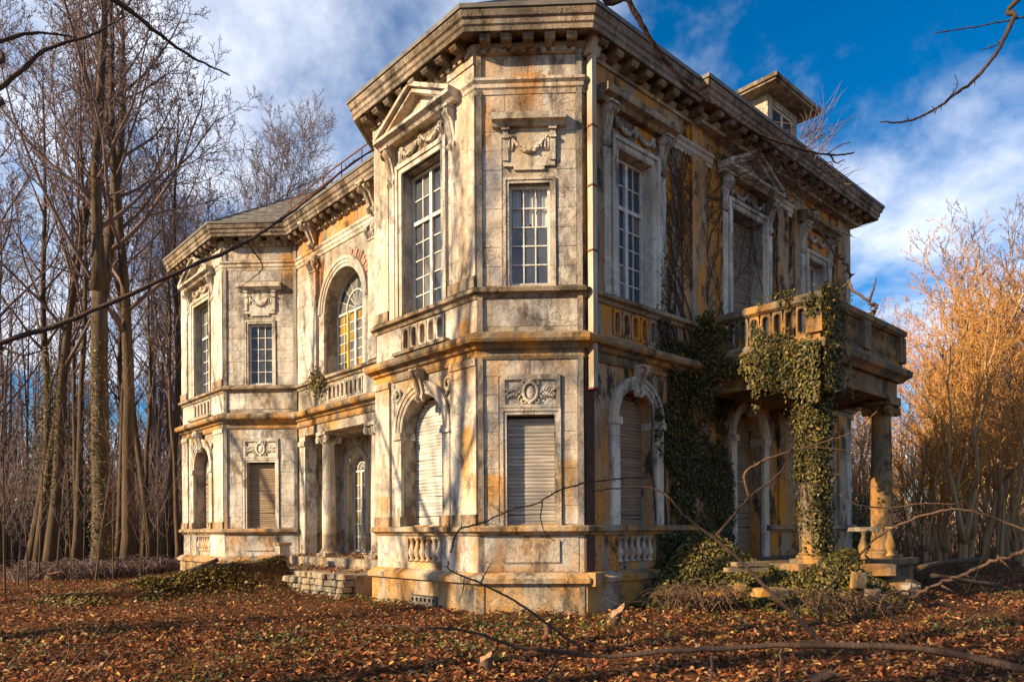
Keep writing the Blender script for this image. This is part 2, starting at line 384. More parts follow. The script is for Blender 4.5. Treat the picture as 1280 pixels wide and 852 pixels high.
def wall(face, z0, z1, ops, mat, thick=.45, name='wall', d=0.0, u0=0.0, u1=None, parent=house):
    """ops: (u_left, u_right, z_bottom, z_top, arched)"""
    u1 = face.w if u1 is None else u1
    br = {u0, u1}
    for (a, b, zb, zt, arch) in ops:
        br |= {a, b}
        if arch:
            r = (b-a)/2; c = (a+b)/2
            for k in range(1, 14): br.add(round(c - r*math.cos(math.pi*k/14), 5))
    br = sorted(x for x in br if u0-1e-6 <= x <= u1+1e-6); mb = MB()
    def top(op, u):
        a, b, zb, zt, arch = op
        if not arch: return zt
        r = (b-a)/2; c = (a+b)/2
        return zt - r + math.sqrt(max(0, r*r-(u-c)**2))
    for ua, ub in zip(br[:-1], br[1:]):
        if ub-ua < 1e-5: continue
        mid = (ua+ub)/2; here = sorted([o for o in ops if o[0] < mid < o[1]], key=lambda o: o[2])
        pa = pb = z0
        for o in here + [None]:
            ta, tb = (z1, z1) if o is None else (o[2], o[2])
            if max(ta-pa, tb-pb) > 1e-4:
                mb.hexa([(ua,-d,pa),(ub,-d,pb),(ub,thick-d,pb),(ua,thick-d,pa),(ua,-d,ta),(ub,-d,tb),(ub,thick-d,tb),(ua,thick-d,ta)])
            if o is not None: pa, pb = top(o, ua), top(o, ub)
    return mb.build(name, mat, parent, face.m)

_bm = MB()
i_ = .035
for (x, y, z) in ((-.5,0,-.5),(.5,0,-.5),(.5,0,.5),(-.5,0,.5),(-.5,-.7,-.5),(.5,-.7,-.5),(.5,-.7,.5),(-.5,-.7,.5),
                  (-.5+i_,-1,-.5+i_),(.5-i_,-1,-.5+i_),(.5-i_,-1,.5-i_),(-.5+i_,-1,.5-i_)): _bm.v.append((x,y,z))
_bm.f += [(0,1,5,4),(1,2,6,5),(2,3,7,6),(3,0,4,7),(4,5,9,8),(5,6,10,9),(6,7,11,10),(7,4,8,11),(8,9,10,11)]
BLOCK = {k: _bm.mesh('stone_block', M[k]) for k in ('stone_block','side','stone')}
def blocks(face, parent, u0, u1, z0, z1, excl, course=.36, length=.62, proud=.02, mat='stone_block', rg=rnd):
    z = z0; row = 0
    nrow = max(1, round((z1-z0)/course)); ch = (z1-z0)/nrow
    for row in range(nrow):
        za, zb = z0+row*ch, z0+(row+1)*ch
        iv = [(u0, u1)]
        for (a, b, c, e) in excl:
            if c < zb-.03 and e > za+.03:
                new = []
                for (s, t) in iv:
                    if b <= s or a >= t: new.append((s, t)); continue
                    if a-s > .06: new.append((s, a))
                    if t-b > .06: new.append((b, t))
                iv = new
        for (s, t) in iv:
            n = max(1, round((t-s)/length)); L = (t-s)/n
            cuts = [s+i*L for i in range(n+1)]
            if n > 1 and row % 2:
                cuts = [s] + [s+(i-.5)*L for i in range(1, n+1)] + [t]
            for x0, x1 in zip(cuts[:-1], cuts[1:]):
                if x1-x0 < .05: continue
                g = .005
                mm = face.m @ Matrix.Translation(((x0+x1)/2, -.0+.004, (za+zb)/2)) @ Matrix.Rotation(rg.uniform(-.006,.006), 4, 'Z') @ Matrix.Rotation(rg.uniform(-.008,.008), 4, 'X') @ Matrix.Diagonal((x1-x0-g, proud*rg.uniform(.75,1.2), zb-za-g, 1))
                inst('stone_block', BLOCK[mat], parent, mm)

UPANE = MB().box(-.5,.5,-.5,.5,-.5,.5).mesh('pane', M['glass'])
UPANE_C = MB().box(-.5,.5,-.5,.5,-.5,.5).mesh('pane', M['glass_clear'])
UPANE_D = MB().box(-.5,.5,-.5,.5,-.5,.5).mesh('pane', M['glass_dusty'])
UPANE_A = MB().box(-.5,.5,-.5,.5,-.5,.5).mesh('pane', M['glass_amber'])
def panes(face, win, us, zs, d, meshes=None, missing=0.03):
    for i in range(len(us)-1):
        for j in range(len(zs)-1):
            if rnd.random() < missing: continue
            me = meshes(i, j) if meshes else (UPANE_D if rnd.random() < .12 else UPANE)
            mm = face.m @ Matrix.Translation(((us[i]+us[i+1])/2, -d, (zs[j]+zs[j+1])/2)) @ Matrix.Rotation(rnd.uniform(-.02,.02), 4, 'Z') @ Matrix.Rotation(rnd.uniform(-.02,.02), 4, 'X') @ Matrix.Diagonal((us[i+1]-us[i]+.012, .004, zs[j+1]-zs[j]+.012, 1))
            inst('pane', me, win, mm)
def lin(a, b, n): return [a+(b-a)*i/n for i in range(n+1)]
def window(face, uc, w_, zb, zt, cols, rows, d=-.26, leaves=1, transom=None, mat='paint', fr=.06, bar=.026, pane_mesh=None, missing=.02):
    """frame + glazing bars; panes are sub-parts. rows may be split at a transom height"""
    u0, u1 = uc-w_/2, uc+w_/2; f = MB(); b = MB()
    f.box(u0,u0+fr,d-.05,d+.05,zb,zt); f.box(u1-fr,u1,d-.05,d+.05,zb,zt); f.box(u0+fr,u1-fr,d-.05,d+.05,zb,zb+fr); f.box(u0+fr,u1-fr,d-.05,d+.05,zt-fr,zt)
    inner = [(u0+fr, u1-fr)]
    if leaves == 2:
        f.box(uc-.045,uc+.045,d-.04,d+.07,zb+fr,zt-fr); inner = [(u0+fr, uc-.045),(uc+.045, u1-fr)]
    spans = [(zb+fr, zt-fr, rows)]
    if transom:
        tz, r1, r2 = transom
        for (a, c) in inner: f.box(a, c, d-.05, d+.06, tz-.04, tz+.04)
        spans = [(zb+fr, tz-.04, r1), (tz+.04, zt-fr, r2)]
    win = f.build('window', M[mat], house, face.m)
    k = max(1, cols//leaves)
    for (a, c) in inner:
        us = lin(a, c, k)
        for (za, zc, nr) in spans:
            zs = lin(za, zc, nr)
            for x in us[1:-1]: b.box(x-bar/2, x+bar/2, d-.025, d+.025, za, zc)
            for y in zs[1:-1]:
                for x0, x1 in zip(us[:-1], us[1:]): b.box(x0+bar/2, x1-bar/2, d-.02, d+.022, y-bar/2, y+bar/2)
            panes(face, win, us, zs, d, pane_mesh, missing)
    if b.v: b.build('glazing_grid', M[mat], win, face.m)
    return win
def arch_window(face, uc, w_, zb, zt, cols, rows, d=-.28, mats=('paint','paint'), pane_mesh=None, fr=.06, leaves=2):
    r = w_/2; zs_ = zt-r
    win = window(face, uc, w_, zb, zs_+.03, cols, rows, d, leaves, None, mats[0], fr, pane_mesh=pane_mesh)
    f = MB(); n = 14
    for k in range(n):
        a0, a1 = math.pi*k/n, math.pi*(k+1)/n
        for ro, ri in ((r, r-fr), (r*.5+.02, r*.5-.02)):
            f.prism([(uc+ri*math.cos(a0), zs_+.03+ri*math.sin(a0)),(uc+ro*math.cos(a0), zs_+.03+ro*math.sin(a0)),(uc+ro*math.cos(a1), zs_+.03+ro*math.sin(a1)),(uc+ri*math.cos(a1), zs_+.03+ri*math.sin(a1))], d-.04, d+.04)
    m_ = 8
    for k in range(1, m_):
        a = math.pi*k/m_; c, s = math.cos(a), math.sin(a)
        f.tube([(uc+.1*c, -d, zs_+.05+.1*s), (uc+(r-.03)*c, -d, zs_+.03+(r-.03)*s)], .014, 4)
    f.build('fanlight_frame', M[mats[1]], win, face.m)
    for k in range(m_):
        a0, a1 = math.pi*k/m_, math.pi*(k+1)/m_
        for ri, ro in ((.02, r*.5), (r*.5, r-.03)):
            am = (a0+a1)/2
            pts = [(uc+ri*math.cos(a0), zs_+.03+ri*math.sin(a0)),(uc+ro*math.cos(a0), zs_+.03+ro*math.sin(a0)),(uc+ro*math.cos(am), zs_+.03+ro*math.sin(am)),(uc+ro*math.cos(a1), zs_+.03+ro*math.sin(a1)),(uc+ri*math.cos(a1), zs_+.03+ri*math.sin(a1))]
            MB().prism(pts, d-.003, d+.003).build('pane', M['glass_dusty'] if k % 3 else M['glass'], win, face.m)
    return win

_sl = MB().sprism([(0,-.5),(.55,-.46),(1,-.15),(.95,.2),(.5,.48),(0,.5)], -.5, .5)
SLAT = {k: _sl.mesh('slat', M[k]) for k in ('slat','slat_dark','slat_white')}
def shutter(face, uc, w_, zb, zt, arch=False, d=-.2, mat='slat', pitch=.072, parent=house, damage=.07):
    u0, u1 = uc-w_/2, uc+w_/2; r = w_/2; zs_ = zt-r
    back = MB()
    if arch:
        pts = [(u0, zb),(u1, zb)] + [(uc+r*math.cos(math.pi*k/14), zs_+r*math.sin(math.pi*k/14)) for k in range(15)]
        back.prism(pts, d-.05, d-.02)
    else: back.box(u0, u1, d-.05, d-.02, zb, zt)
    sh = back.build('shutter', M['dark'], parent, face.m)
    n = int((zt-zb)/pitch)
    for i in range(n):
        z = zb+(i+.5)*pitch; hw = w_/2-.006
        if arch and z > zs_: hw = math.sqrt(max(0, r*r-(z-zs_+pitch*.5)**2))-.004
        if hw < .05: continue
        if rnd.random() < .012: continue
        tilt = rnd.gauss(0, .006); dz = 0
        if rnd.random() < damage: tilt = rnd.uniform(-.035,.035); dz = -.012
        sc_ = pitch*rnd.uniform(.93,1.0)
        mm = face.m @ Matrix.Translation((uc+rnd.uniform(-.003,.003), -(d-.012+rnd.uniform(-.004,.004)), z+dz)) @ Matrix.Rotation(tilt, 4, 'Y') @ Matrix.Diagonal((2*hw, .017, sc_, 1))
        inst('slat', SLAT[mat], sh, mm)
    return sh

def architrave(face, uc, w_, zb, zt, t=.14, proud=.06, mat='stone', name='architrave'):
    u0, u1 = uc-w_/2, uc+w_/2; f = MB()
    # two stepped fasciae, mitred like a picture frame without a bottom
    for (ti, to, pr) in ((0, t*.55, proud*.6), (t*.55, t, proud)):
        f.prism([(u0-to,zb),(u0-ti,zb),(u0-ti,zt+ti),(u1+ti,zt+ti),(u1+ti,zb),(u1+to,zb),(u1+to,zt+to),(u0-to,zt+to)][::1], -.05, pr)
    return f.build(name, M[mat], house, face.m)
def arch_ring(face, uc, r, zs_, t, d0, d1, name, mat, steps=3, n=18):
    f = MB()
    for s in range(steps):
        ri, ro = r+t*s/steps, r+t*(s+1)/steps; dd = d0+(d1-d0)*(s+1)/steps
        for k in range(n):
            a0, a1 = math.pi*k/n, math.pi*(k+1)/n
            f.prism([(uc+ri*math.cos(a0), zs_+ri*math.sin(a0)),(uc+ro*math.cos(a0), zs_+ro*math.sin(a0)),(uc+ro*math.cos(a1), zs_+ro*math.sin(a1)),(uc+ri*math.cos(a1), zs_+ri*math.sin(a1))], -.05, dd)
    return f.build(name, M[mat], house, face.m)
def console(face, uc, w_, ztop, h, proj, mat='stone', name='console', back=0.0):
    pts = []
    for k in range(17):                                   # S scroll outline
        t_ = k/16; z = ztop - h*t_
        d = proj*(.95*(1-t_)**1.3 + .28*math.exp(-((t_-.12)/.10)**2) + .34*math.exp(-((t_-.88)/.09)**2)) + .015
        pts.append((back+d, z))
    pts = [(back-.02, ztop)] + pts + [(back-.02, ztop-h)]
    f = MB().sprism(pts[::-1], uc-w_/2, uc+w_/2)
    f.box(uc-w_/2-.025, uc+w_/2+.025, back-.02, back+proj*1.35, ztop, ztop+.05)
    for s in (-1, 1):
        f.tube([(uc+s*(w_/2), -back-proj*.95, ztop-h*.13), (uc+s*(w_/2+.02), -back-proj*.95, ztop-h*.13)], h*.11, 10)
        f.tube([(uc+s*(w_/2), -back-proj*.22, ztop-h*.88), (uc+s*(w_/2+.02), -back-proj*.22, ztop-h*.88)], h*.07, 10)
    f.tube([(uc, -back-p[0]-.004, p[1]) for p in pts[1:-1]], w_*.16, 5)
    return f.build(name, M[mat], house, face.m)
def garland(face, uc, zc, w_, h, d=.02, mat='stone', name='carved_garland', loops=1):
    f = MB()
    for L in range(loops):
        lw = w_/loops; c0 = uc-w_/2+lw*(L+.5); n = 13; pts = []; rad = []
        for k in range(n):
            x = -1+2*k/(n-1); pts.append((c0+x*lw*.42, -d-.02, zc+h*.32-(1-x*x)*h*.62)); rad.append(.018+.035*(1-x*x))
        f.tube(pts, rad, 7)
        for k in range(n*2):
            i = rnd.randrange(1, n-1); q = pts[i]
            f.blob((q[0]+rnd.uniform(-.03,.03), -d-.03-rad[i]*.6, q[2]+rnd.uniform(-1,1)*rad[i]), (.02,.018,.022), 6, 4)
    ends = [uc-w_/2+w_/loops*i for i in range(loops+1)]
    for e in ends:
        x = e + (.04 if e < uc else -.04 if e > uc else 0)
        for s in (-1, 1):
            f.tube([(x+s*.015+.045*math.cos(a)*s, -d-.02, zc+h*.36+.04*math.sin(a)) for a in [2*math.pi*k/8 for k in range(9)]], .014, 5)
            f.tube([(x+s*.02, -d-.015, zc+h*.33), (x+s*.04, -d-.02, zc+h*.05), (x+s*.02, -d-.012, zc-h*.28)], [.02,.028,.012], 6)
        f.blob((x, -d-.03, zc+h*.36), .03)
    return f.build(name, M[mat], house, face.m, True)
def cartouche(face, uc, zc, w_, h, d=.02, mat='stone'):
    f = MB()
    ring = [(uc+h*.30*math.cos(a), -d-.03, zc+h*.40*math.sin(a)) for a in [2*math.pi*k/18 for k in range(19)]]
    f.tube(ring, .035, 7, False)
    f.blob((uc, -d, zc), (h*.23,.05,h*.32), 12, 6)
    for s in (-1, 1):
        for (cx, cz, r0) in ((.26,.42,.085), (.30,-.36,.075), (.1,.5,.06)):
            sp = []
            for k in range(14):
                a = s*k*.55+1.2; rr = r0*(1-k/16); sp.append((uc+s*h*cx+rr*math.cos(a), -d-.03, zc+h*cz+rr*math.sin(a)))
            f.tube(sp, .018, 5)
        stem = [(uc+s*(h*.25+t_*(w_*.5-h*.3)), -d-.02, zc-h*.25+t_*h*.45+.06*math.sin(t_*6)) for t_ in [k/7 for k in range(8)]]
        f.tube(stem, [.02-.0018*k for k in range(8)], 5)
        for k in range(1, 8):
            q = stem[k]
            for e in (-1, 1):
                f.tube([q, (q[0]+s*.05, -d-.035, q[2]+e*.05), (q[0]+s*.09, -d-.015, q[2]+e*.11)], [.008,.026,.004], 5)
    f.blob((uc, -d-.03, zc+h*.45), (.07,.04,.05), 8, 5); f.blob((uc, -d-.03, zc-h*.43), (.06,.04,.05), 8, 5)
    return f.build('carved_cartouche', M[mat], house, face.m, True)

def balustrade_panel(face, uc, w_, z0, z1, n, mat='stone', d=.0, parent=None, backing=True):
    """blind parapet panel pierced with n rounded slots; backing sits behind"""
    f = MB(); cw = w_/n; u0 = uc-w_/2
    for i in range(n):
        c = u0+(i+.5)*cw; zc = (z0+z1)/2; r = cw*.27; hh = (z1-z0)*.40-r
        hole = []
        for k in range(20):
            a = 2*math.pi*k/20; s = math.sin(a); hole.append((c+r*math.cos(a), zc+r*s+(hh if s > 1e-6 else -hh if s < -1e-6 else 0)))
        outer = []
        for (x, z) in hole:
            dx, dz = x-c, z-zc; k = max(abs(dx)/(cw/2), abs(dz)/((z1-z0)/2)); outer.append((c+dx/k, zc+dz/k))
        b = len(f.v); m = 20
        f.v += [(x, -d-.02, z) for x, z in outer] + [(x, -d-.02, z) for x, z in hole] + [(x, -d+.14, z) for x, z in hole]
        for k in range(m):
            j = (k+1) % m; f.f.append((b+k, b+j, b+m+j, b+m+k)); f.f.append((b+m+k, b+m+j, b+2*m+j, b+2*m+k))
        rim = [(x+(x-c)*.10, -d-.022, z+(.018 if z > zc else -.018)) for x, z in hole]; f.tube(rim+[rim[0]], .012, 4, False)
    o = f.build('pierced_panel', M[mat], parent or house, face.m)
    if backing: MB().box(uc-w_/2-.05, uc+w_/2+.05, d-.16, d-.13, z0-.03, z1+.03).build('slot_backing', M['recess'], house, face.m)
    return o
BAL_PROF = [(.075,0),(.075,.035),(.05,.05),(.045,.075),(.07,.12),(.085,.17),(.08,.22),(.055,.29),(.038,.36),(.036,.40),(.05,.415),(.05,.435),(.075,.45),(.075,.48)]
def bal_mesh(mat, k=1.0): return MB().lathe([(r*k, z/.48) for r, z in BAL_PROF], n=10).mesh('baluster', M[mat], True)
BAL = bal_mesh('stone'); BALP = bal_mesh('porch'); BALG = bal_mesh('stone_dark')
# ------------------------------------------------------------------ ground level helpers and the mansion
Z_PL0, Z_PL1, Z_SILL, Z_STR0, Z_STR1, Z_US0, Z_US1, Z_ENT, Z_BED, Z_SOF, Z_EAVE = .56, .75, 1.69, 4.95, 5.42, 6.10, 6.30, 10.05, 10.78, 11.05, 11.32

def px_(u, Y): return (u-640)/907*Y, Y
def pediment(face, uc, w_, z, apex, proj=.36, mat='stone'):
    f = MB(); h = w_/2
    f.sprism([(-.02,z),(proj*.55,z),(proj*.7,z+.05),(proj,z+.10),(proj,z+.17),(-.02,z+.2)][::-1], uc-h, uc+h)
    t = .2
    for s in (-1, 1):
        a = (uc+s*h, z+.17); b = (uc, apex)
        dx, dz = b[0]-a[0], b[1]-a[1]; L = math.hypot(dx, dz); nx, nz = -dz/L*s, dx/L*s
        if nz < 0: nx, nz = -nx, -nz
        for (o0, o1, pr) in ((-.02,.07,proj*.75),(.07,.15,proj)):
            f.prism([(a[0]+nx*(o0-.09), a[1]+nz*(o0-.09)),(b[0], b[1]+(o0-.09)/max(.2,nz)),(b[0], b[1]+(o1-.09)/max(.2,nz)),(a[0]+nx*(o1-.09), a[1]+nz*(o1-.09))], -.02, pr)
    f.prism([(uc-h+.3, z+.2),(uc+h-.3, z+.2),(uc, apex-.12)], -.02, .05)
    f.prism([(uc-h+.75, z+.24),(uc+h-.75, z+.24),(uc, apex-.3)], .0, .09)
    return f.build('pediment', M[mat], house, face.m)

def build_front(face, shutter_mat, open_low=False):
    W_ = face.w; uc = W_/2
    lo = (uc-.75, uc+.75, Z_SILL, 4.5, True); up = (uc-.72, uc+.72, Z_US1, 9.42, False)
    niche = (uc-.62, uc+.62, .93, 1.46, False); slots = (uc-.78, uc+.78, 5.52, 6.04, False)
    wl = wall(face, -.6, Z_SOF+.1, [lo, up, niche, slots], M['mortar'])
    # ashlar
    ex = [(uc-1.08, uc+1.08, 1.4, 4.95), (uc-.98, uc+.98, 6.2, 10.8), (0, .62, Z_SILL, Z_STR0), (W_-.85, W_, Z_SILL, Z_STR0), (W_-.85, W_, Z_US1, Z_BED), (0, .62, Z_US1, Z_BED)]
    blocks(face, wl, .0, W_, Z_SILL+.02, Z_STR0-.02, ex, .46, .6)
    blocks(face, wl, .0, W_, Z_US1+.02, Z_BED-.02, ex, .46, .6)
    blocks(face, wl, .0, W_, Z_STR1+.0, Z_US0, [(slots[0]-.03, slots[1]+.03, 5.3, 6.2)], .8, .9)
    blocks(face, wl, .0, W_, Z_PL1, 1.5, [(niche[0]-.03, niche[1]+.03, .7, 1.6)], .8, 1.2)
    # pilasters on both edges
    for (a, b) in ((.0, .58), (W_-.82, W_-.0)):
        for (z0, z1) in ((Z_SILL, Z_STR0), (Z_US1, Z_BED)):
            f = MB(); f.box(a+.003, b-.003, -.02, .055, z0, z1); f.build('pilaster', M['stone'], house, face.m)
            MB().box(a-.01, b+.02, -.02, .095, z0, z0+.22).build('pilaster_base', M['stone_dark'], house, face.m); MB().box(a, b+.01, -.02, .085, z1-.16, z1-.02).build('pilaster_cap', M['stone'], house, face.m)
    # arched ground floor window
    zs_ = 4.5-.75
    arch_ring(face, uc, .75, zs_, .27, .03, .10, 'arch_moulding', 'stone')
    for s in (-1, 1):
        f = MB(); a = uc+s*.75; b = uc+s*1.0; lo_, hi_ = min(a,b), max(a,b)
        f.box(lo_, hi_, -.05, .075, Z_SILL, zs_-.16); f.build('jamb_pilaster', M['stone'], house, face.m)
        f = MB(); f.box(lo_-.03, hi_+.03, -.3, .12, zs_-.16, zs_-.08); f.box(lo_-.015, hi_+.015, -.3, .10, zs_-.08, zs_); f.build('impost', M['stone'], house, face.m)
        f = MB(); f.box(lo_-.03, hi_+.03, -.05, .13, Z_SILL, Z_SILL+.22); f.build('jamb_base', M['stone_dark'], house, face.m)
        # carved spandrel
        g = MB(); cx = uc+s*.93
        for k in range(16):
            a_ = k*.5; rr = .17*(1-k/22); g.blob((cx+rr*math.cos(a_)*s, -.04, 4.56+rr*math.sin(a_)), (.05,.03,.05), 6, 4)
        g.tube([(cx-s*.1, -.04, 4.35), (cx+s*.05, -.05, 4.5), (cx+s*.1, -.04, 4.75)], [.02,.04,.01], 6)
        g.build('carved_spandrel', M['stone'], house, face.m, True)
    console(face, uc, .24, 4.95, .62, .17, 'stone', 'keystone', .06)
    if open_low:
        shutter(face, uc, 1.5, Z_SILL, 4.5, True, -.34, 'slat_dark')
    else: shutter(face, uc, 1.5, Z_SILL, 4.5, True, -.34, shutter_mat)
    MB().box(uc-.78, uc+.78, -.44, -.2, Z_SILL-.0+.003, Z_SILL+.03).build('window_sill', M['stone_dark'], house, face.m)
    # little balustrade below it
    MB().box(niche[0]-.03, niche[1]+.03, -.3, -.2, niche[2]-.03, niche[3]+.03).build('niche_back', M['stone'], house, face.m)
    for k in range(6):
        inst('baluster', BAL, house, face.m @ Matrix.Translation((niche[0]+.11+k*.204, .05, niche[2]+.002)) @ Matrix.Diagonal((1.1,1.1,niche[3]-niche[2]-.004,1)))
    # upper window
    architrave(face, uc, 1.44, Z_US1, 9.42, .2, .085)
    window(face, uc, 1.44, Z_US1+.02, 9.40, 4, 7, -.3, 2, (8.35, 5, 2))
    for s in (-1, 1):
        console(face, uc+s*1.1, .22, 10.02, .8, .2)
        f = MB(); f.box(uc+s*1.1-.1, uc+s*1.1+.1, -.02, .06, Z_US1, 9.25); f.build('window_pilaster', M['stone'], house, face.m)
    garland(face, uc, 9.83, 1.5, .3, .03, loops=2)
    pediment(face, uc, 2.75, 10.08, 10.93)
    # pierced parapet panel under the window
    balustrade_panel(face, uc, 1.56, 5.52, 6.04, 5)
    MB().box(uc-.95, uc+.95, -.02, .17, 5.33+.1, 5.5).build('panel_base', M['stone_dark'], house, face.m)

def build_chamfer(face, curtains=False, low_mat='slat'):
    W_ = face.w; uc = W_/2
    lo = (uc-.47, uc+.47, Z_SILL, 3.83, False); up = (uc-.40, uc+.40, Z_US1+.04, 8.30, False)
    wl = wall(face, -.6, Z_SOF+.1, [lo, up], M['mortar'])
    ex = [(uc-.62, uc+.62, 1.5, 4.6), (uc-.53, uc+.53, 6.2, 9.68), (0, .11, 0, 12), (W_-.11, W_, 0, 12)]
    blocks(face, wl, 0, W_, Z_SILL+.02, Z_STR0-.02, ex, .36, .75)
    blocks(face, wl, 0, W_, Z_US1+.02, Z_ENT, ex, .36, .75)
    blocks(face, wl, 0, W_, Z_ENT+.3, Z_BED, ex, .5, .75)
    blocks(face, wl, 0, W_, Z_STR1+.12, Z_US0, ex, .6, 2.2)
    blocks(face, wl, 0, W_, Z_PL1+.04, 1.5, [(0,.11,0,12),(W_-.11,W_,0,12)], .8, 2.2)
    for (a, b) in ((.004, .11), (W_-.11, W_-.004)):
        for (z0, z1) in ((Z_SILL, Z_STR0), (Z_US1, Z_BED), (Z_STR1, Z_US0), (-.3, Z_PL0)):
            MB().box(a, b, -.02, .06 if z0 > 0 else .15, z0, z1).build('corner_strip', M['strip'], house, face.m)
    # ground floor shuttered window with cartouche panel
    architrave(face, uc, .94, Z_SILL, 3.83, .12, .06)
    shutter(face, uc, .94, Z_SILL, 3.83, False, -.17, low_mat)
    MB().box(uc-.5, uc+.5, -.4, -.12, Z_SILL+.003, Z_SILL+.03).build('window_sill', M['stone_dark'], house, face.m)
    f = MB(); f.box(uc-.56, uc+.56, -.02, .02, 3.98, 4.58)
    for (a, b, c, e) in ((-.58,.58,4.50,4.60),(-.58,.58,3.96,4.02),(-.58,-.5,4.02,4.5),(.5,.58,4.02,4.5)): f.box(uc+a, uc+b, .0, .07, c, e)
    f.build('relief_panel', M['stone'], house, face.m)
    cartouche(face, uc, 4.26, 1.0, .46, .02)
    # upper window with garland panel and hood
    architrave(face, uc, .8, Z_US1, 8.30, .11, .05)
    window(face, uc, .8, Z_US1+.05, 8.29, 3, 5, -.14, 1, None, fr=.05, pane_mesh=(lambda i, j: UPANE_C if j > 2 else UPANE) if curtains else None, missing=0)
    if curtains:
        for (a, b, zb) in ((-.38,-.16,7.45),(-.13,.09,7.55),(.10,.38,7.45)):
            f = MB(); n = 9
            for k in range(n+1):
                x = uc+a+(b-a)*k/n; y = .185+.015*math.sin(k*2.1); zz = zb+.06*math.sin(k*1.3)
                f.v += [(x, y, 8.28), (x, y+.01, zz)]
            for k in range(n): f.f.append((2*k, 2*k+1, 2*k+3, 2*k+2))
            f.build('curtain', M['curtain'], house, face.m)
    f = MB(); f.prism([(uc-.42,8.55),(uc-.42,8.62),(uc-.30,8.62),(uc-.30,8.55),(uc+.30,8.55),(uc+.30,8.62),(uc+.42,8.62),(uc+.42,9.36),(uc-.42,9.36)][::1], -.02, .045)
    f.build('relief_panel', M['stone'], house, face.m)
    garland(face, uc, 9.02, .78, .42, .045)
    for s in (-1, 1):
        f = MB(); f.box(uc+s*.46-.055, uc+s*.46+.055, -.02, .08, 8.72, 9.30); f.box(uc+s*.46-.08, uc+s*.46+.08, -.02, .12, 9.30, 9.36); f.box(uc+s*.46-.07, uc+s*.46+.07, -.02, .11, 9.14, 9.2)
        f.box(uc+s*.46-.045, uc+s*.46+.045, -.02, .05, 8.62, 8.72); f.build('panel_pilaster', M['stone'], house, face.m)
    MB().sprism([(-.02,9.36),(.12,9.36),(.16,9.42),(.24,9.44),(.25,9.56),(-.02,9.62)][::-1], uc-.72, uc+.72).build('window_hood', M['stone'], house, face.m)
    # raised panel on the pedestal
    f = MB(); f.box(uc-.55, uc+.55, 0, .05, .98, 1.40); f.box(uc-.5, uc+.5, .0, .035, .96, .98); f.build('raised_panel', M['stone_block'], house, face.m)

build_front(TL, 'slat_white'); build_front(LL, 'slat_white', True)
build_chamfer(TC, True, 'slat'); build_chamfer(LC, False, 'slat_dark')
for f_ in (T2, L2, BR, BL): wall(f_, -.6, Z_SOF+.1, [], M['stone'])
# vent grille low in the plinth of the near tower
gm = MB(); gu = 1.55
for r_ in range(2):
    for c_ in range(6):
        cx = gu+.08+c_*.15; cz = .0+r_*.15
        for k in range(8):
            a0, a1 = 2*math.pi*k/8, 2*math.pi*(k+1)/8
            q = lambda a, r: (cx+r*math.cos(a), cz+r*math.sin(a))
            def sq(a):
                x, z = math.cos(a), math.sin(a); m_ = max(abs(x), abs(z)); return (cx+.075*x/m_, cz+.075*z/m_)
            gm.prism([q(a0,.048), sq(a0), sq(a1), q(a1,.048)], .13, .17)
gm.build('vent_grille', M['lead'], house, TL.m)
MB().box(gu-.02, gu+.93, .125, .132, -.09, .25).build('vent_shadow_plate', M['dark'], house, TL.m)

# ---- recessed centre: loggia below, arched window above
rw = RC.w; rc_ = rw/2
AW = 1.12
wr = wall(RC, 4.62, Z_SOF+.1, [(rc_-AW, rc_+AW, 6.05, 9.28, True), (rc_-1.0, rc_+1.0, 5.5, 5.98, False)], M['mortar'], .5)
blocks(RC, wr, 0, rw, Z_US1, Z_ENT-.1, [(rc_-AW-.3, rc_+AW+.3, 5, 9.6), (rc_-1.95, rc_-1.5, 5, 12), (rc_+1.5, rc_+1.95, 5, 12)], .42, .7)
blocks(RC, wr, 0, rw, Z_ENT+.25, Z_BED, [], .5, .9, mat='side')
arch_ring(RC, rc_, AW, 9.28-AW, .3, .04, .12, 'arch_moulding', 'stone')
for s in (-1, 1):
    f = MB(); a, b = sorted((rc_+s*AW, rc_+s*(AW+.3))); f.box(a, b, -.05, .08, 6.05, 9.28-AW); f.build('jamb_pilaster', M['stone'], house, RC.m)
    a = rc_+s*1.72
    f = MB(); f.box(a-.2, a+.2, -.02, .14, Z_US1, 9.55); f.build('pilaster', M['stone'], house, RC.m)
    f = MB(); f.box(a-.24, a+.24, -.02, .2, 9.93, 10.03); f.box(a-.22, a+.22, -.02, .17, 9.55, 9.6)
    for e in (-1, 1):
        f.tube([(a+e*.18, -.1, 9.82), (a+e*.18, -.24, 9.82)], .1, 10); f.tube([(a+e*.18, -.24, 9.82), (a+e*.18, -.27, 9.82)], .05, 8)
    for k in range(5): f.tube([(a-.16+k*.08, -.15, 9.6), (a-.16+k*.08, -.2, 9.72), (a-.16+k*.08, -.17, 9.82)], [.03,.04,.02], 5)
    f.build('ionic_capital', M['stone'], house, RC.m)
    console(RC, a, .3, 10.98, .72, .36, 'stone', 'cornice_bracket', .06)
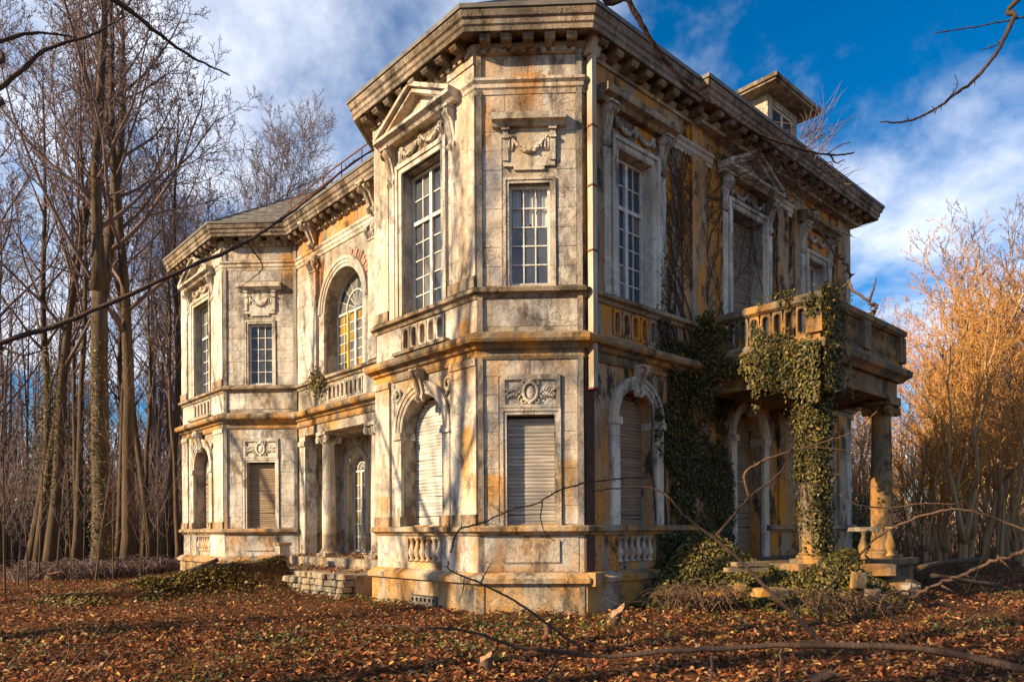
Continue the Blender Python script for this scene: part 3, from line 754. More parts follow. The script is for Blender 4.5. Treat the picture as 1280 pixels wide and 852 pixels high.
# brick showing where the render fell off over the arch
for k in range(11):
    a_ = R(24+k*5.4); r0 = AW+.305
    MB().box(-.05, .05, -.03, .03+.012*(k % 2), 0, .17+.05*((k*7) % 3)).build('brick', M['pale_brick'], wr, RC.m @ Matrix.Translation((rc_+r0*math.cos(a_), 0, 9.28-AW+r0*math.sin(a_))) @ Matrix.Rotation(math.pi/2-a_, 4, 'Y'))
def amber(i, j): return UPANE_A if rnd.random() < .3 else UPANE_D
arch_window(RC, rc_, 2*AW, 6.07, 9.26, 6, 7, -.42, ('paint','paint'), amber)
MB().box(rc_-.48, rc_-.40, -.40, -.34, 6.12, 8.15).build('yellow_mullion', M['yellow'], house, RC.m)
balustrade_panel(RC, rc_, 2.0, 5.5, 5.98, 8)
# loggia
wall(BK, .3, 4.7, [(rc_-2.35, rc_-1.25, .9, 4.1, True), (rc_-.6, rc_+.6, .9, 4.1, True), (rc_+1.25, rc_+2.35, .9, 4.1, True)], M['stone'], .4)
for cu in (rc_-1.8, rc_, rc_+1.8):
    hw = .6 if cu == rc_ else .55
    arch_ring(BK, cu, hw, 4.1-hw, .2, .03, .09, 'arch_moulding', 'stone')
    for s in (-1, 1):
        a, b = sorted((cu+s*hw, cu+s*(hw+.2))); MB().box(a, b, -.05, .07, .9, 4.1-hw-.003).build('jamb_pilaster', M['stone'], house, BK.m)
    arch_window(BK, cu, 2*hw, .92, 4.09, 4, 6, -.2, ('paint','paint'), lambda i, j: UPANE_A if rnd.random() < .35 else UPANE_D)
    cartouche(BK, cu, 4.38, .7, .3, .03)
for f_, wd in ((LS, LS.w), (RS, RS.w)): wall(f_, .3, 4.7, [], M['stone'], .4)
for (a, b) in ((0, rc_-2.6), (rc_-1.02, rc_-.82), (rc_+.82, rc_+1.02), (rc_+2.6, rw)):
    MB().sprism([(-.02,1.5),(.06,1.5),(.09,1.56),(.06,1.64),(-.02,1.64)][::-1], a, b).build('dado_rail', M['stone'], house, BK.m)
MB().sprism([(-.02,1.5),(.06,1.5),(.09,1.56),(.06,1.64),(-.02,1.64)][::-1], .5, 1.4).build('dado_rail', M['stone'], house, LS.m)
MB().box(.01, rw-.01, -1.44, -.5, 4.64, 4.72).build('loggia_ceiling', M['stone'], house, RC.m)
def column(face, u, d, z0, z1, r, mat, name='column', parent=house, M_=None):
    h = z1-z0
    root = MB().lathe([(r*1.0, .22),(r*1.0,h*.33),(r*.97,h*.5),(r*.86,h-.42),(r*.86,h-.36)], n=20).build(name, M[mat], parent, (face.m @ Matrix.Translation((u, -d, z0))) if face else M_)
    m_ = W[root.name]
    b = MB(); b.box(-r*1.4, r*1.4, -r*1.4, r*1.4, 0, .09); b.lathe([(r*1.35,.09),(r*1.4,.12),(r*1.3,.16),(r*1.12,.17),(r*1.2,.2),(r*1.05,.225)], n=20); b.build('column_base', M[mat], root, m_)
    c = MB(); c.lathe([(r*.9,h-.36),(r*.98,h-.34),(r*.9,h-.31),(r*.95,h-.2),(r*1.15,h-.12)], n=20)
    c.box(-r*1.35, r*1.35, -r*1.35, r*1.35, h-.1, h)
    for s in (-1, 1):
        for e in (-1, 1):
            c.tube([(s*r*1.15, e*r*.8, h-.22), (s*r*1.15, e*r*1.25, h-.22)], .115, 12); c.tube([(s*r*1.15, e*r*1.25, h-.22), (s*r*1.15, e*r*1.32, h-.22)], .055, 8)
    for k in range(10):
        a_ = 2*math.pi*k/10; c.tube([(r*.9*math.cos(a_), r*.9*math.sin(a_), h-.34), (r*1.15*math.cos(a_), r*1.15*math.sin(a_), h-.2), (r*1.3*math.cos(a_), r*1.3*math.sin(a_), h-.16)], [.04,.045,.015], 5)
    c.build('column_capital', M[mat], root, m_)
    return root
for u_ in (1.62, rw-1.62): column(RC, u_, -.22, .82, 4.62, .21, 'stone')
for u_ in (.24, rw-.24):
    MB().box(u_-.2, u_+.2, -.42, -.02, .82, 4.62).build('loggia_pilaster', M['stone'], house, RC.m)
    MB().box(u_-.23, u_+.23, -.43, .03, 4.3, 4.45).build('pilaster_moulding', M['stone'], house, RC.m)

# ---- the shaded side with porch
su = lambda q: q-C1
w1, dr, w3 = su(3.1), su(7.67), su(11.5)
ops = [(w1-.62, w1+.62, Z_SILL, 4.5, True), (w1-.6, w1+.6, Z_US1, 9.35, False), (dr-.75, dr+.75, 5.6, 9.42, False), (dr-.66, dr+.66, .85, 4.55, True),
       (w3-.5, w3+.5, Z_US1, 9.2, False), (w3-.6, w3+.6, Z_SILL, 4.5, True), (w1-.75, w1+.75, 5.52, 6.04, False), (w1-.62, w1+.62, .93, 1.46, False)]
ws = wall(SR, -.6, Z_SOF+.1, ops, M['side'])
for cu, hw, zb, zt in ((w1, .62, Z_SILL, 4.5), (dr, .66, .85, 4.55), (w3, .6, Z_SILL, 4.5)):
    arch_ring(SR, cu, hw, zt-hw, .26, .03, .11, 'arch_moulding', 'stone')
    for s in (-1, 1):
        a, b = sorted((cu+s*hw, cu+s*(hw+.25)))
        MB().box(a, b, -.05, .08, zb, zt-hw-.16).build('jamb_pilaster', M['stone'], house, SR.m)
        MB().box(a-.03, b+.03, -.3, .13, zt-hw-.16, zt-hw-.003).build('impost', M['stone'], house, SR.m)
    console(SR, cu, .24, zt+.42, .58, .17, 'stone', 'keystone', .06)
    shutter(SR, cu, 2*hw, zb, zt, True, -.34, 'slat_dark', damage=.12)
for cu, hw, zt in ((w1, .6, 9.35), (dr, .75, 9.42), (w3, .5, 9.2)):
    zb = 5.6 if cu == dr else Z_US1
    architrave(SR, cu, 2*hw, zb, zt, .2, .09)
    for s in (-1, 1):
        console(SR, cu+s*(hw+.34), .2, 10.0, .75, .2)
        MB().box(cu+s*(hw+.34)-.1, cu+s*(hw+.34)+.1, -.02, .06, Z_US1, 9.2).build('window_pilaster', M['stone'], house, SR.m)
    garland(SR, cu, 9.78, 2*hw+.1, .3, .03, loops=2)
    if cu == dr: pediment(SR, cu, 2.7, 10.06, 10.9)
    else: MB().sprism([(-.02,10.02),(.14,10.02),(.2,10.1),(.32,10.14),(.33,10.28),(-.02,10.36)][::-1], cu-hw-.62, cu+hw+.62).build('window_hood', M['stone_dark'], house, SR.m)
for cu, hw, zb, zt in ((w1, .6, Z_US1, 9.35), (dr, .75, 5.6, 9.42), (w3, .5, Z_US1, 9.2)):
    for s in (-1, 1):
        a, b = sorted((cu+s*hw, cu+s*(hw-.03))); MB().box(a, b, -.40, .04, zb+.004, zt-.034).build('reveal_lining', M['stone'], house, SR.m)
    MB().box(cu-hw+.001, cu+hw-.001, -.40, .04, zt-.03, zt+.002).build('reveal_lining', M['stone'], house, SR.m)
window(SR, w1, 1.14, Z_US1+.02, 9.31, 4, 7, -.28, 2, (8.3, 5, 2))
window(SR, w3, .94, Z_US1+.02, 9.16, 4, 7, -.28, 2, (8.3, 5, 2))
shutter(SR, dr, 1.44, 5.6, 9.39, False, -.3, 'slat_dark', .075)
balustrade_panel(SR, w1, 1.5, 5.52, 6.04, 5, 'side')
MB().box(w1-.65, w1+.65, -.3, -.2, .9, 1.49).build('niche_back', M['stone'], house, SR.m)
for k in range(6): inst('baluster', BAL, house, SR.m @ Matrix.Translation((w1-.51+k*.204, .05, .932)) @ Matrix.Diagonal((1.1,1.1,.526,1)))
for q in (5.45, 9.45, 13.15):
    for (z0, z1) in ((Z_US1, Z_BED), (Z_SILL, Z_STR0)):
        MB().box(su(q)-.28, su(q)+.28, -.02, .06, z0, z1).build('pilaster', M['side'], house, SR.m)
# downpipe on the corner and the scar below it
px = .14
f = MB(); f.box(px-.065, px+.065, .07, .2, 4.3, 10.75); pipe = f.build('downpipe', M['pipe'], house, SR.m)
for z in (9.35, 8.2, 6.95, 5.3, 4.3): MB().box(px-.08, px+.08, .05, .215, z, z+.035).build('pipe_collar', M['iron'], pipe, SR.m)
MB().sprism([(.04,10.72),(.2,10.72),(.34,10.98),(.34,11.05),(.04,11.05)][::-1], px-.13, px+.13).build('pipe_hopper', M['pipe'], pipe, SR.m)
MB().box(px-.12, px+.14, .0, .035, .8, 4.9).build('downpipe_scar', M['brick'], house, SR.m)
MB().box(-.02, .26, .1, .3, .52, .78).build('plinth_stub', M['stone_dark'], house, SR.m)

# ---- mouldings running round the plan
left_run = PLAN[:5]; near_run = PLAN[5:9]
pl = [(-.1,-.6),(.13,-.6),(.13,Z_PL0),(.22,Z_PL0+.02),(.23,Z_PL0+.11),(.10,Z_PL1),(.03,Z_PL1+.03),(-.1,Z_PL1+.03)]
sl = [(-.04,1.5),(.05,1.5),(.08,1.55),(.16,1.58),(.17,1.66),(.10,Z_SILL),(-.04,Z_SILL+.002)]
for run, end in ((left_run, []), (near_run, [(0,5.2)])):
    sweep(run+end, pl, 'plinth', M['stone_dark']); sweep(run+end, sl, 'sill_course', M['stone_dark'])
sweep([(0,8.45),(0,QE)], sl, 'sill_course', M['stone_dark'])
st = [(-.04,4.90),(.04,4.90),(.06,4.96),(.04,5.0),(.04,5.07),(.10,5.10),(.14,5.17),(.25,5.20),(.28,5.25),(.28,5.33),(.22,5.36),(.08,5.43),(-.04,5.45)]
sweep(PLAN, st, 'string_course', M['stone_dark'], True)
us = [(-.04,Z_US0-.02),(.04,Z_US0-.02),(.07,Z_US0+.05),(.15,Z_US0+.08),(.16,Z_US0+.15),(.06,Z_US1+.002),(-.04,Z_US1+.002)]
sweep(PLAN[:9]+[(0,6.4)], us, 'upper_sill_course', M['stone_dark']); sweep([(0,8.5),(0,QE)], us, 'upper_sill_course', M['stone_dark'])
en = [(-.04,Z_ENT-.03),(.03,Z_ENT-.03),(.05,Z_ENT+.05),(.08,Z_ENT+.08),(.08,Z_ENT+.15),(.13,Z_ENT+.2),(.13,Z_ENT+.25),(-.04,Z_ENT+.28)]
for r_ in ([(PL1-.3,0)]+PLAN[3:6], [(C1+.33,0),(C1,0),(0,C1),(0,C1+.3)], [(0,4.5),(0,6.0)], [(0,8.9),(0,10.0)]): sweep(r_, en, 'entablature_moulding', M['stone'])
CPLAN = PLAN[:9] + [(0,5.3),(-.2,5.3),(-.2,QE)]
sweep(CPLAN, [(-.3,Z_BED),(.05,Z_BED),(.06,Z_BED+.06),(.12,Z_BED+.1),(.12,Z_BED+.17),(.07,Z_BED+.2),(-.3,Z_BED+.2)], 'bed_moulding', M['stone'], True)
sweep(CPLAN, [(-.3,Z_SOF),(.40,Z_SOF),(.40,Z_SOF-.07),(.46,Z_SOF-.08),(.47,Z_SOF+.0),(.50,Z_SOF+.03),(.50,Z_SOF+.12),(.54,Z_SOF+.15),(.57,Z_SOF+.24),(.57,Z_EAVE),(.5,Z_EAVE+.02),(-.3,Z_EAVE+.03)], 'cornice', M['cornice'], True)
sweep(CPLAN, [(.5,Z_EAVE),(.60,Z_EAVE+.005),(.61,Z_EAVE+.08),(.5,Z_EAVE+.08)], 'gutter_edge', M['lead'], True)
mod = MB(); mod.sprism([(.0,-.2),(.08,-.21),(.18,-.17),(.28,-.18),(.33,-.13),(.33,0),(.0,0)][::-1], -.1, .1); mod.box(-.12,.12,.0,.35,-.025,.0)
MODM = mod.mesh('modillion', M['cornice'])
dent = MB().box(-.05,.05,0,.07,-.09,0).mesh('dentil', M['stone'])
def modillions(p0, p1, off=0.0, every=.40, m0=.25, m1=.25, dn=True):
    f_ = Face(p0, p1); n = max(1, round((f_.w-m0-m1)/every))
    for i in range(n+1):
        u = m0+(f_.w-m0-m1)*i/n
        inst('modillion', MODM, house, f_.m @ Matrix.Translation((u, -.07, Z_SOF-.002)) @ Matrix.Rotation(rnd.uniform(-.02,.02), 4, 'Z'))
    if dn:
        n = round((f_.w-.3)/.2)
        for i in range(n+1): inst('dentil', dent, house, f_.m @ Matrix.Translation((.15+(f_.w-.3)*i/n, -.06, Z_BED+.09)))
modillions((PL1,0), (PL0,0)); modillions((PL0,0), (PD,CL), m0=.3, m1=.3, every=.45); modillions((PD,CL), (PE,CL), m0=.2, every=.42)
modillions((PT,0), (C1,0), every=.5, m0=.1); modillions((C1,0), (0,C1), m0=.2, m1=.2, every=.47); modillions((0,C1), (0,5.3), every=.5, dn=False); modillions((-.2,5.3), (-.2,QE), every=.5, dn=False)

# ---- roof: hipped slate slopes rising from the eaves to a flat lead deck
def ring(plan, off):
    pts = [P(*p) for p in plan]; n = len(pts); out = []
    nor = []
    for i in range(n): d = (pts[(i+1) % n]-pts[i]).normalized(); nor.append(Vector((d.y, -d.x)))
    for i in range(n):
        m_ = nor[i-1]+nor[i]; m_ = m_/m_.dot(nor[i]); out.append(pts[i]+m_*off)
    return out
ZR0 = zz_(Z_EAVE+.05); e0 = ring(PLAN, .5)
def eave(p, q): v = P(p, q); return (v.x, v.y, ZR0)
def e3(i): return (e0[i].x, e0[i].y, ZR0)
roof = None; sl_all = MB(); hip = MB()
def slope(a, b, c, d):
    """slates on a roof plane a-b (eave), d-c (top edge, may be one point)"""
    a, b, c, d = [Vector(k) for k in (a, b, c, d)]
    nrm = (b-a).cross(((c+d)/2)-a).normalized(); nrm = nrm if nrm.z > 0 else -nrm
    rows = int((((c+d)/2-(a+b)/2).length)/.21)
    for r_ in range(rows):
        t0, t1 = r_/rows, min(1, (r_+1.3)/rows)
        l0, e0_ = a.lerp(d, t0), b.lerp(c, t0); l1, e1 = a.lerp(d, t1), b.lerp(c, t1)
        wd = (e0_-l0).length; m_ = max(1, int(wd/.27))
        for k in range(m_):
            x0 = (k+(.5 if r_ % 2 else 0))/m_; x1 = min(1, x0+1/m_-.02/max(wd,.1))
            if x0 >= 1 or rnd.random() < .012: continue
            h0 = .028+rnd.uniform(0,.014)
            q = [l0.lerp(e0_, x0)+nrm*(h0-.012), l0.lerp(e0_, x1)+nrm*(h0-.012), l1.lerp(e1, x1)+nrm*.004, l1.lerp(e1, x0)+nrm*.004]
            sl_all.hexa([tuple(p) for p in q]+[tuple(p+nrm*.012) for p in q])
def pyramid(pts, apex, vis):
    f = MB(); n = len(pts); f.v = list(pts)+[apex]; f.f = [(i, (i+1) % n, n) for i in range(n)]+[tuple(range(n-1,-1,-1))]
    o = f.build('roof', M['lead'], house)
    for i in vis: slope(pts[i], pts[(i+1) % n], apex, apex)
    for i in range(n): MB().tube([Vector(pts[i])+Vector((0,0,.03)), apex], .05, 6).build('hip_ridge', M['lead'], o)
    return o
ap = P(C1+(PT-C1)/2, 4.2); roof = pyramid([e3(5), e3(6), e3(7), e3(8), eave(-.5, 6.5), eave(PE+.5, 6.5)], (ap.x, ap.y, 15.35), (0, 1, 2, 3))
ap = P((PL0+PL1)/2-.5, 4.4); pyramid([e3(1), e3(2), e3(3), e3(4), eave(PD-.5, 7.0), eave(PL1+CL+.5, 7.0)], (ap.x, ap.y, 14.85), (0, 1, 2, 3))
f = MB(); qa, qb, pa, pb = CL-.45, QE+.5, -.5, PL1+CL+.5; i_ = 3.6
lo_ = [eave(pb, qa), eave(pa, qa), eave(pa, qb), eave(pb, qb)]
hi_ = [(*P(*k), 13.9) for k in ((pb-i_-1, qa+i_), (pa+i_, qa+i_), (pa+i_, qb-i_), (pb-i_-1, qb-i_))]
f.v = [tuple(k) for k in lo_]+hi_; f.f = [(0,1,5,4),(1,2,6,5),(2,3,7,6),(3,0,4,7),(4,5,6,7)]
f.build('roof', M['lead'], house); slope(eave(PD, qa), eave(PE, qa), (*P(PE, qa+i_), 13.9), (*P(PD, qa+i_), 13.9))
so_ = sl_all.build('slate', M['slate'], roof); so_['kind'] = 'stuff'
# dormer
dm = Face((.95, 10.55), (.95, 12.35))
dorm = wall(dm, 11.3, 14.05, [(.3, 1.6, 12.75, 13.85, False)], M['stone'], .15, 'dormer')
f = MB(); f.xbox(0, .12, .15, 2.6, 11.3, 14.05); f.xbox(dm.w-.12, dm.w, .15, 2.6, 11.3, 14.05); f.build('dormer_cheek', M['stone'], dorm, dm.m)
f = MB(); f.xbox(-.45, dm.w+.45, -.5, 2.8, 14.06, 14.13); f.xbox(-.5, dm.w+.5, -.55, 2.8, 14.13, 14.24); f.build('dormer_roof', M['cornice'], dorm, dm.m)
f = MB(); 
for (a, b, c, e) in ((.3,.36,12.75,13.85),(1.54,1.6,12.75,13.85),(.9,1.0,12.75,13.85),(.36,.9,12.75,12.81),(1.0,1.54,12.75,12.81),(.36,.9,13.79,13.85),(1.0,1.54,13.79,13.85)): f.box(a, b, -.1, -.04, c, e)
f.build('dormer_window_frame', M['paint'], dorm, dm.m)
for a in (.36, 1.0): MB().box(a, a+.54, -.075, -.07, 12.81, 13.79).build('pane', M['glass'], dorm, dm.m)
MB().xbox(-.3,.3,-.3,.3,11.6,12.5).build('roof_vent', M['lead'], roof, Matrix.Translation((*px_(610, 15.2), 0)))
# roof rail over the recess
f = MB()
for z in (11.95, 11.7): f.tube([P3(12.4, 1.3, z), P3(9.8, 1.3, z+.02), P3(6.6, 1.3, z)], .022, 6)
for p_ in (12.2, 11.2, 10.1, 9.0, 7.9, 6.9): f.tube([P3(p_, 1.3, 11.3), P3(p_, 1.3, 11.97)], .02, 6)
f.build('roof_rail', M['iron'], house)

# ---- porch with balcony
BQ0, BQ1, BP = 5.40, 9.92, -2.9
bal = MB(); 
def pq_m(p, q, z=0.0):      # frame whose x runs along q, y along +p (into the house)
    v = P(p, q); return Matrix(((B2.x, A2.x, 0, v.x), (B2.y, A2.y, 0, v.y), (0,0,ZK,zz_(z)), (0,0,0,1)))
pm = pq_m(0, 0)
f = MB(); f.xbox(BQ0+.12, BQ1-.12, BP+.12, -.02, 4.68, 5.10)
balc = f.build('balcony', M['porch'], house, pm)
balc['label'] = 'soot-dark balcony slab over the porch'
bpath = [(0,BQ0),(BP,BQ0),(BP,BQ1),(0,BQ1)]
bp2 = [(.0,BQ0),(BP,BQ0),(BP,BQ1),(.0,BQ1)]
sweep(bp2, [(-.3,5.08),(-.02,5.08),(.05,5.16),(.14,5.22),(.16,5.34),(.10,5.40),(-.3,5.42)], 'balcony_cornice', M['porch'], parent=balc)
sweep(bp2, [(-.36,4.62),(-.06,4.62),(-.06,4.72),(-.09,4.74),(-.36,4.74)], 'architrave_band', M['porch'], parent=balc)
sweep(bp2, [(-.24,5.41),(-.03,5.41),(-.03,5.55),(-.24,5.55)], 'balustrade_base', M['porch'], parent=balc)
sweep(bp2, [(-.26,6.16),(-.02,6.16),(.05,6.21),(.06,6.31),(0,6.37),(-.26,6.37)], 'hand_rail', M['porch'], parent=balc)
for (p_, q_) in ((BP+.13,BQ0+.13),(BP+.13,BQ1-.13),(-.12,BQ0+.13),(-.12,BQ1-.13),(BP+.13,(BQ0+BQ1)/2)):
    MB().xbox(q_-.17, q_+.17, p_-.17 if p_ < -1 else p_-.1, p_+.17 if p_ < -1 else p_+.12, 5.55, 6.16).build('balcony_pedestal', M['porch'], balc, pm)
def balrow(p0, q0, p1, q1, n):
    for k in range(n):
        t_ = (k+.5)/n; inst('baluster', BALP, balc, pq_m(p0+(p1-p0)*t_, q0+(q1-q0)*t_, 5.552) @ Matrix.Diagonal((1.0,1.0,.606,1)))
bfl = Face((-.22, BQ0+.06), (BP+.3, BQ0+.06)); balustrade_panel(bfl, bfl.w/2, bfl.w, 5.552, 6.158, 9, 'porch', 0, balc, False)
MB().sprism([(-.1,5.40),(.10,5.40),(.12,5.46),(.06,5.54),(-.1,5.54)][::-1], .55, 1.75).build('balcony_block', M['stone_dark'], balc, bfl.m)
balrow(BP+.13, BQ0+.3, BP+.13, (BQ0+BQ1)/2-.17, 11); balrow(BP+.13, (BQ0+BQ1)/2+.17, BP+.13, BQ1-.3, 11)
balrow(BP+.3, BQ1-.13, -.25, BQ1-.13, 9)
for (p_, q_) in ((BP+.38, BQ0+.42), (BP+.38, BQ1-.42)):
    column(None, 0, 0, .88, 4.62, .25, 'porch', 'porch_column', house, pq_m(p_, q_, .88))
# porch floor
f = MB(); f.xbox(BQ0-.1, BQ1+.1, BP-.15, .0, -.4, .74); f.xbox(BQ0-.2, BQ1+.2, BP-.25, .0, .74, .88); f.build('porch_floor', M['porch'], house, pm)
# ------------------------------------------------------------------ ground
def px(u, v, Y): return Vector(((u-640)/907*Y, Y, EYE+(661-v)*Y/907))
def to_pq(x, y):
    dx, dy = x-O2.x, y-O2.y
    return dx*A2.x+dy*A2.y, dx*B2.x+dy*B2.y
def gz(x, y):
    p, q = to_pq(x, y)
    h = .0 + .15*np.clip((y-7)/7, 0, 1) + .045*np.sin(.9*x+.4*y)*np.sin(.7*y-.3*x) + .025*np.sin(2.3*x+1)*np.sin(1.9*y+.5*x) + .022*np.sin(5.1*x+.8*y)*np.sin(4.7*y+1) + .014*np.sin(11.3*x-3*y)*np.sin(9.1*y+4*x)
    h = h + .35*np.exp(-(((p+.9)/1.0)**2+((q-4.7)/1.2)**2)) + .3*np.exp(-(((p+3.5)/1.0)**2+((q-6.8)/2.2)**2))
    sl_ = np.clip((q+5.6)/5.4, 0, 1)*(q < .0)
    h = h + .85*sl_**.75*np.exp(-((p-9.9)/.75)**2) + .4*sl_*np.exp(-((p-12.75)/.4)**2)
    return h
def axis(lo, hi, mid0, mid1, fine, grow=1.18):
    a = list(np.arange(mid0, mid1, fine)); s = fine; x = mid1
    while x < hi: a.append(x); s *= grow; x += s
    a.append(hi); s = fine; x = mid0-fine; b = []
    while x > lo: b.append(x); s *= grow; x -= s
    b.append(lo); return np.array(b[::-1]+a)
gx, gy = axis(-900, 900, -16, 16, .22), axis(-300, 1500, 2, 34, .22)
X_, Y_ = np.meshgrid(gx, gy); Z_ = gz(X_, Y_)
me = bpy.data.meshes.new('ground'); nx, ny = len(gx), len(gy)
idx = np.arange(nx*ny).reshape(ny, nx)
fa = np.stack([idx[:-1,:-1], idx[:-1,1:], idx[1:,1:], idx[1:,:-1]], -1).reshape(-1, 4)
me.from_pydata(np.stack([X_, Y_, Z_], -1).reshape(-1, 3).tolist(), [], fa.tolist())
me.polygons.foreach_set('use_smooth', [True]*len(me.polygons))
def ground_mat():
    t = NT('leaf covered forest soil')
    a = t.noise((.5,.5,.5), 5, .6); b = t.noise((5,5,5), 8, .7, 2.0); c_ = t.noise((28,28,28), 5, .7, 4.0)
    c = t.mix(t.ramp(b, [(.35,0),(.65,1)]), (.045,.022,.012), (.11,.045,.018))
    c = t.mix(t.ramp(c_, [(.45,0),(.62,1)]), c, (.17,.075,.03))
    c = t.mix(t.ramp(a, [(.55,0),(.68,.6)]), c, (.055,.06,.018))
    t.bump(t.math('ADD', b, t.math('MULTIPLY', c_, .6)), .9, .08); return t.done(c, .95, .1)
me.materials.append(ground_mat()); tag(inst('ground', me), kind='structure')

# ------------------------------------------------------------------ terrace, its dry stone wall and the steps
TZ = .70
tm = pq_m(0, 0); tm[2][2] = 1; tm[2][3] = 0
f = MB(); f.xbox(-.1, 1.55, 6.0, 14.3, -.4, TZ)       # x runs along q, y along p
tag(f.build('terrace', M['rubble'], None, tm), kind='structure')
MB().xbox(1.35, 3.2, PE+.02, PD-.02, -.3, .99).build('loggia_floor', M['rubble'], house, tm)
dw = empty('dry_stone_wall', tuple(P3(8.0, -.25, 0)))
tag(dw, 'low dry stone retaining wall below the loggia terrace', 'wall')
rs = random.Random(3)
def rock(l, d, h, rg, mat, jag=.16):
    f = MB(); f.xbox(-l/2, l/2, -d/2, d/2, -h/2, h/2)
    # subdivide-free chipped stone: bevelled box with jittered corners
    v = []
    for (x, y, z) in f.v: v.append((x*(1+rg.uniform(-jag,.04)), y*(1+rg.uniform(-jag,.04)), z*(1+rg.uniform(-jag,.04))))
    f.v = v; b = MB()
    pts = [Vector(q) for q in v]; c = sum(pts, Vector())/8
    faces = f.f; me_v = []; me_f = []
    for q in faces:
        cc = sum((pts[k] for k in q), Vector())/4; base_ = len(me_v)
        for k in q: me_v.append(tuple(pts[k]*.82+cc*.18+(cc-c)*.0))
        me_f.append(tuple(range(base_, base_+4)))
    # bridge edges and corners
    pos = {}
    for fi, q in enumerate(faces):
        for ci, k in enumerate(q): pos[(fi, k)] = fi*4+ci
    for fi, q in enumerate(faces):
        for ci in range(4):
            a, b2 = q[ci], q[(ci+1) % 4]
            for fj in range(fi):
                if a in faces[fj] and b2 in faces[fj]: me_f.append((pos[(fi,b2)], pos[(fi,a)], pos[(fj,a)], pos[(fj,b2)]))
    for k in range(8):
        fs = [fi for fi, q in enumerate(faces) if k in q]; me_f.append(tuple(pos[(fi,k)] for fi in fs))
    o = MB(); o.v, o.f = me_v, me_f; return o
STONES = [rock(1, 1, 1, rs, M['rubble'], .24).mesh('stone', M['rubble']) for _ in range(7)]
z = -.05
for row in range(5):
    h = rs.uniform(.13,.19); p_ = 6.0
    while p_ < 10.0:
        l = rs.uniform(.2,.48)
        if not (row == 4 and rs.random() < .35):
            inst('stone', rs.choice(STONES), dw, tm @ Matrix.Translation((-.27+rs.uniform(-.05,.05), p_+l/2, z+h/2)) @ Matrix.Rotation(rs.uniform(-.08,.08), 4, 'X') @ Matrix.Diagonal((.36, l*.97, h*.98, 1)))
        p_ += l
    z += h
steps = empty('stone_steps', tuple(P3(11.4, -2.0, 0))); tag(steps, 'leaf-strewn stone steps climbing to the loggia between sloping cheek walls', 'steps')
for k in range(6):
    q1 = -.1-k*.62; zt = TZ-.02-k*.115
    MB().xbox(q1-.68, q1, 10.35, 12.5, -.4, zt).build('step', M['rubble'], steps, tm)
def cheek(p0, p1, ql):
    f = MB(); f.hexa([(ql,p0,-.4),(0-.1,p0,-.4),(-.1,p1,-.4),(ql,p1,-.4),(ql,p0,.28),(-.1,p0,TZ+.1),(-.1,p1,TZ+.1),(ql,p1,.28)]); return f.build('cheek_wall', M['rubble'], steps, tm)
cheek(10.0, 10.33, -4.0); cheek(12.52, 12.85, -3.4)
post = empty('stone_post', tuple(P3(10.15, .1, .5)))
pm_ = tm @ Matrix.Translation((.0, 10.15, 0))
tag(post, 'square broken stone post at the top of the terrace steps', 'post')
MB().xbox(-.15,.15,-.15,.15,TZ,1.38).build('shaft', M['stone'], post, pm_); MB().xbox(-.19,.19,-.19,.19,1.38,1.46).build('cap', M['stone_dark'], post, pm_)

# ------------------------------------------------------------------ scattered leaves
npr = np.random.default_rng(5)
def surf(x, y):
    p, q = to_pq(x, y); z = gz(x, y)
    z = np.where((p > 6) & (p < 14.3) & (q > -.1) & (q < 1.4), np.maximum(z, TZ+.01), z)
    z = np.where((p > PE) & (p < PD) & (q > 1.35) & (q < 3.1), 1.0, z)
    s_ = np.clip(TZ-(-q-.1)*.115/.62+.02, 0, TZ+.02)
    z = np.where((p > 10.33) & (p < 12.52) & (q > -3.8) & (q <= -.1), np.maximum(z, s_), z)
    cw = TZ+.12-(-q-.1)/3.9*(TZ-.18)
    z = np.where((((p > 10.0) & (p <= 10.33)) | ((p >= 12.52) & (p < 12.85))) & (q > -4) & (q <= -.1), np.maximum(z, cw), z)
    return z
def inside_house(x, y):
    p, q = to_pq(x, y)
    return ((p > .0) & (q > 0) & (p+q > C1) & ~((p > PT) & (p < PL0) & (q < 3.1)) & (p < 20) & (q < 14)) | ((p > BP-.2) & (p < 0) & (q > BQ0-.2) & (q < BQ1+.2))
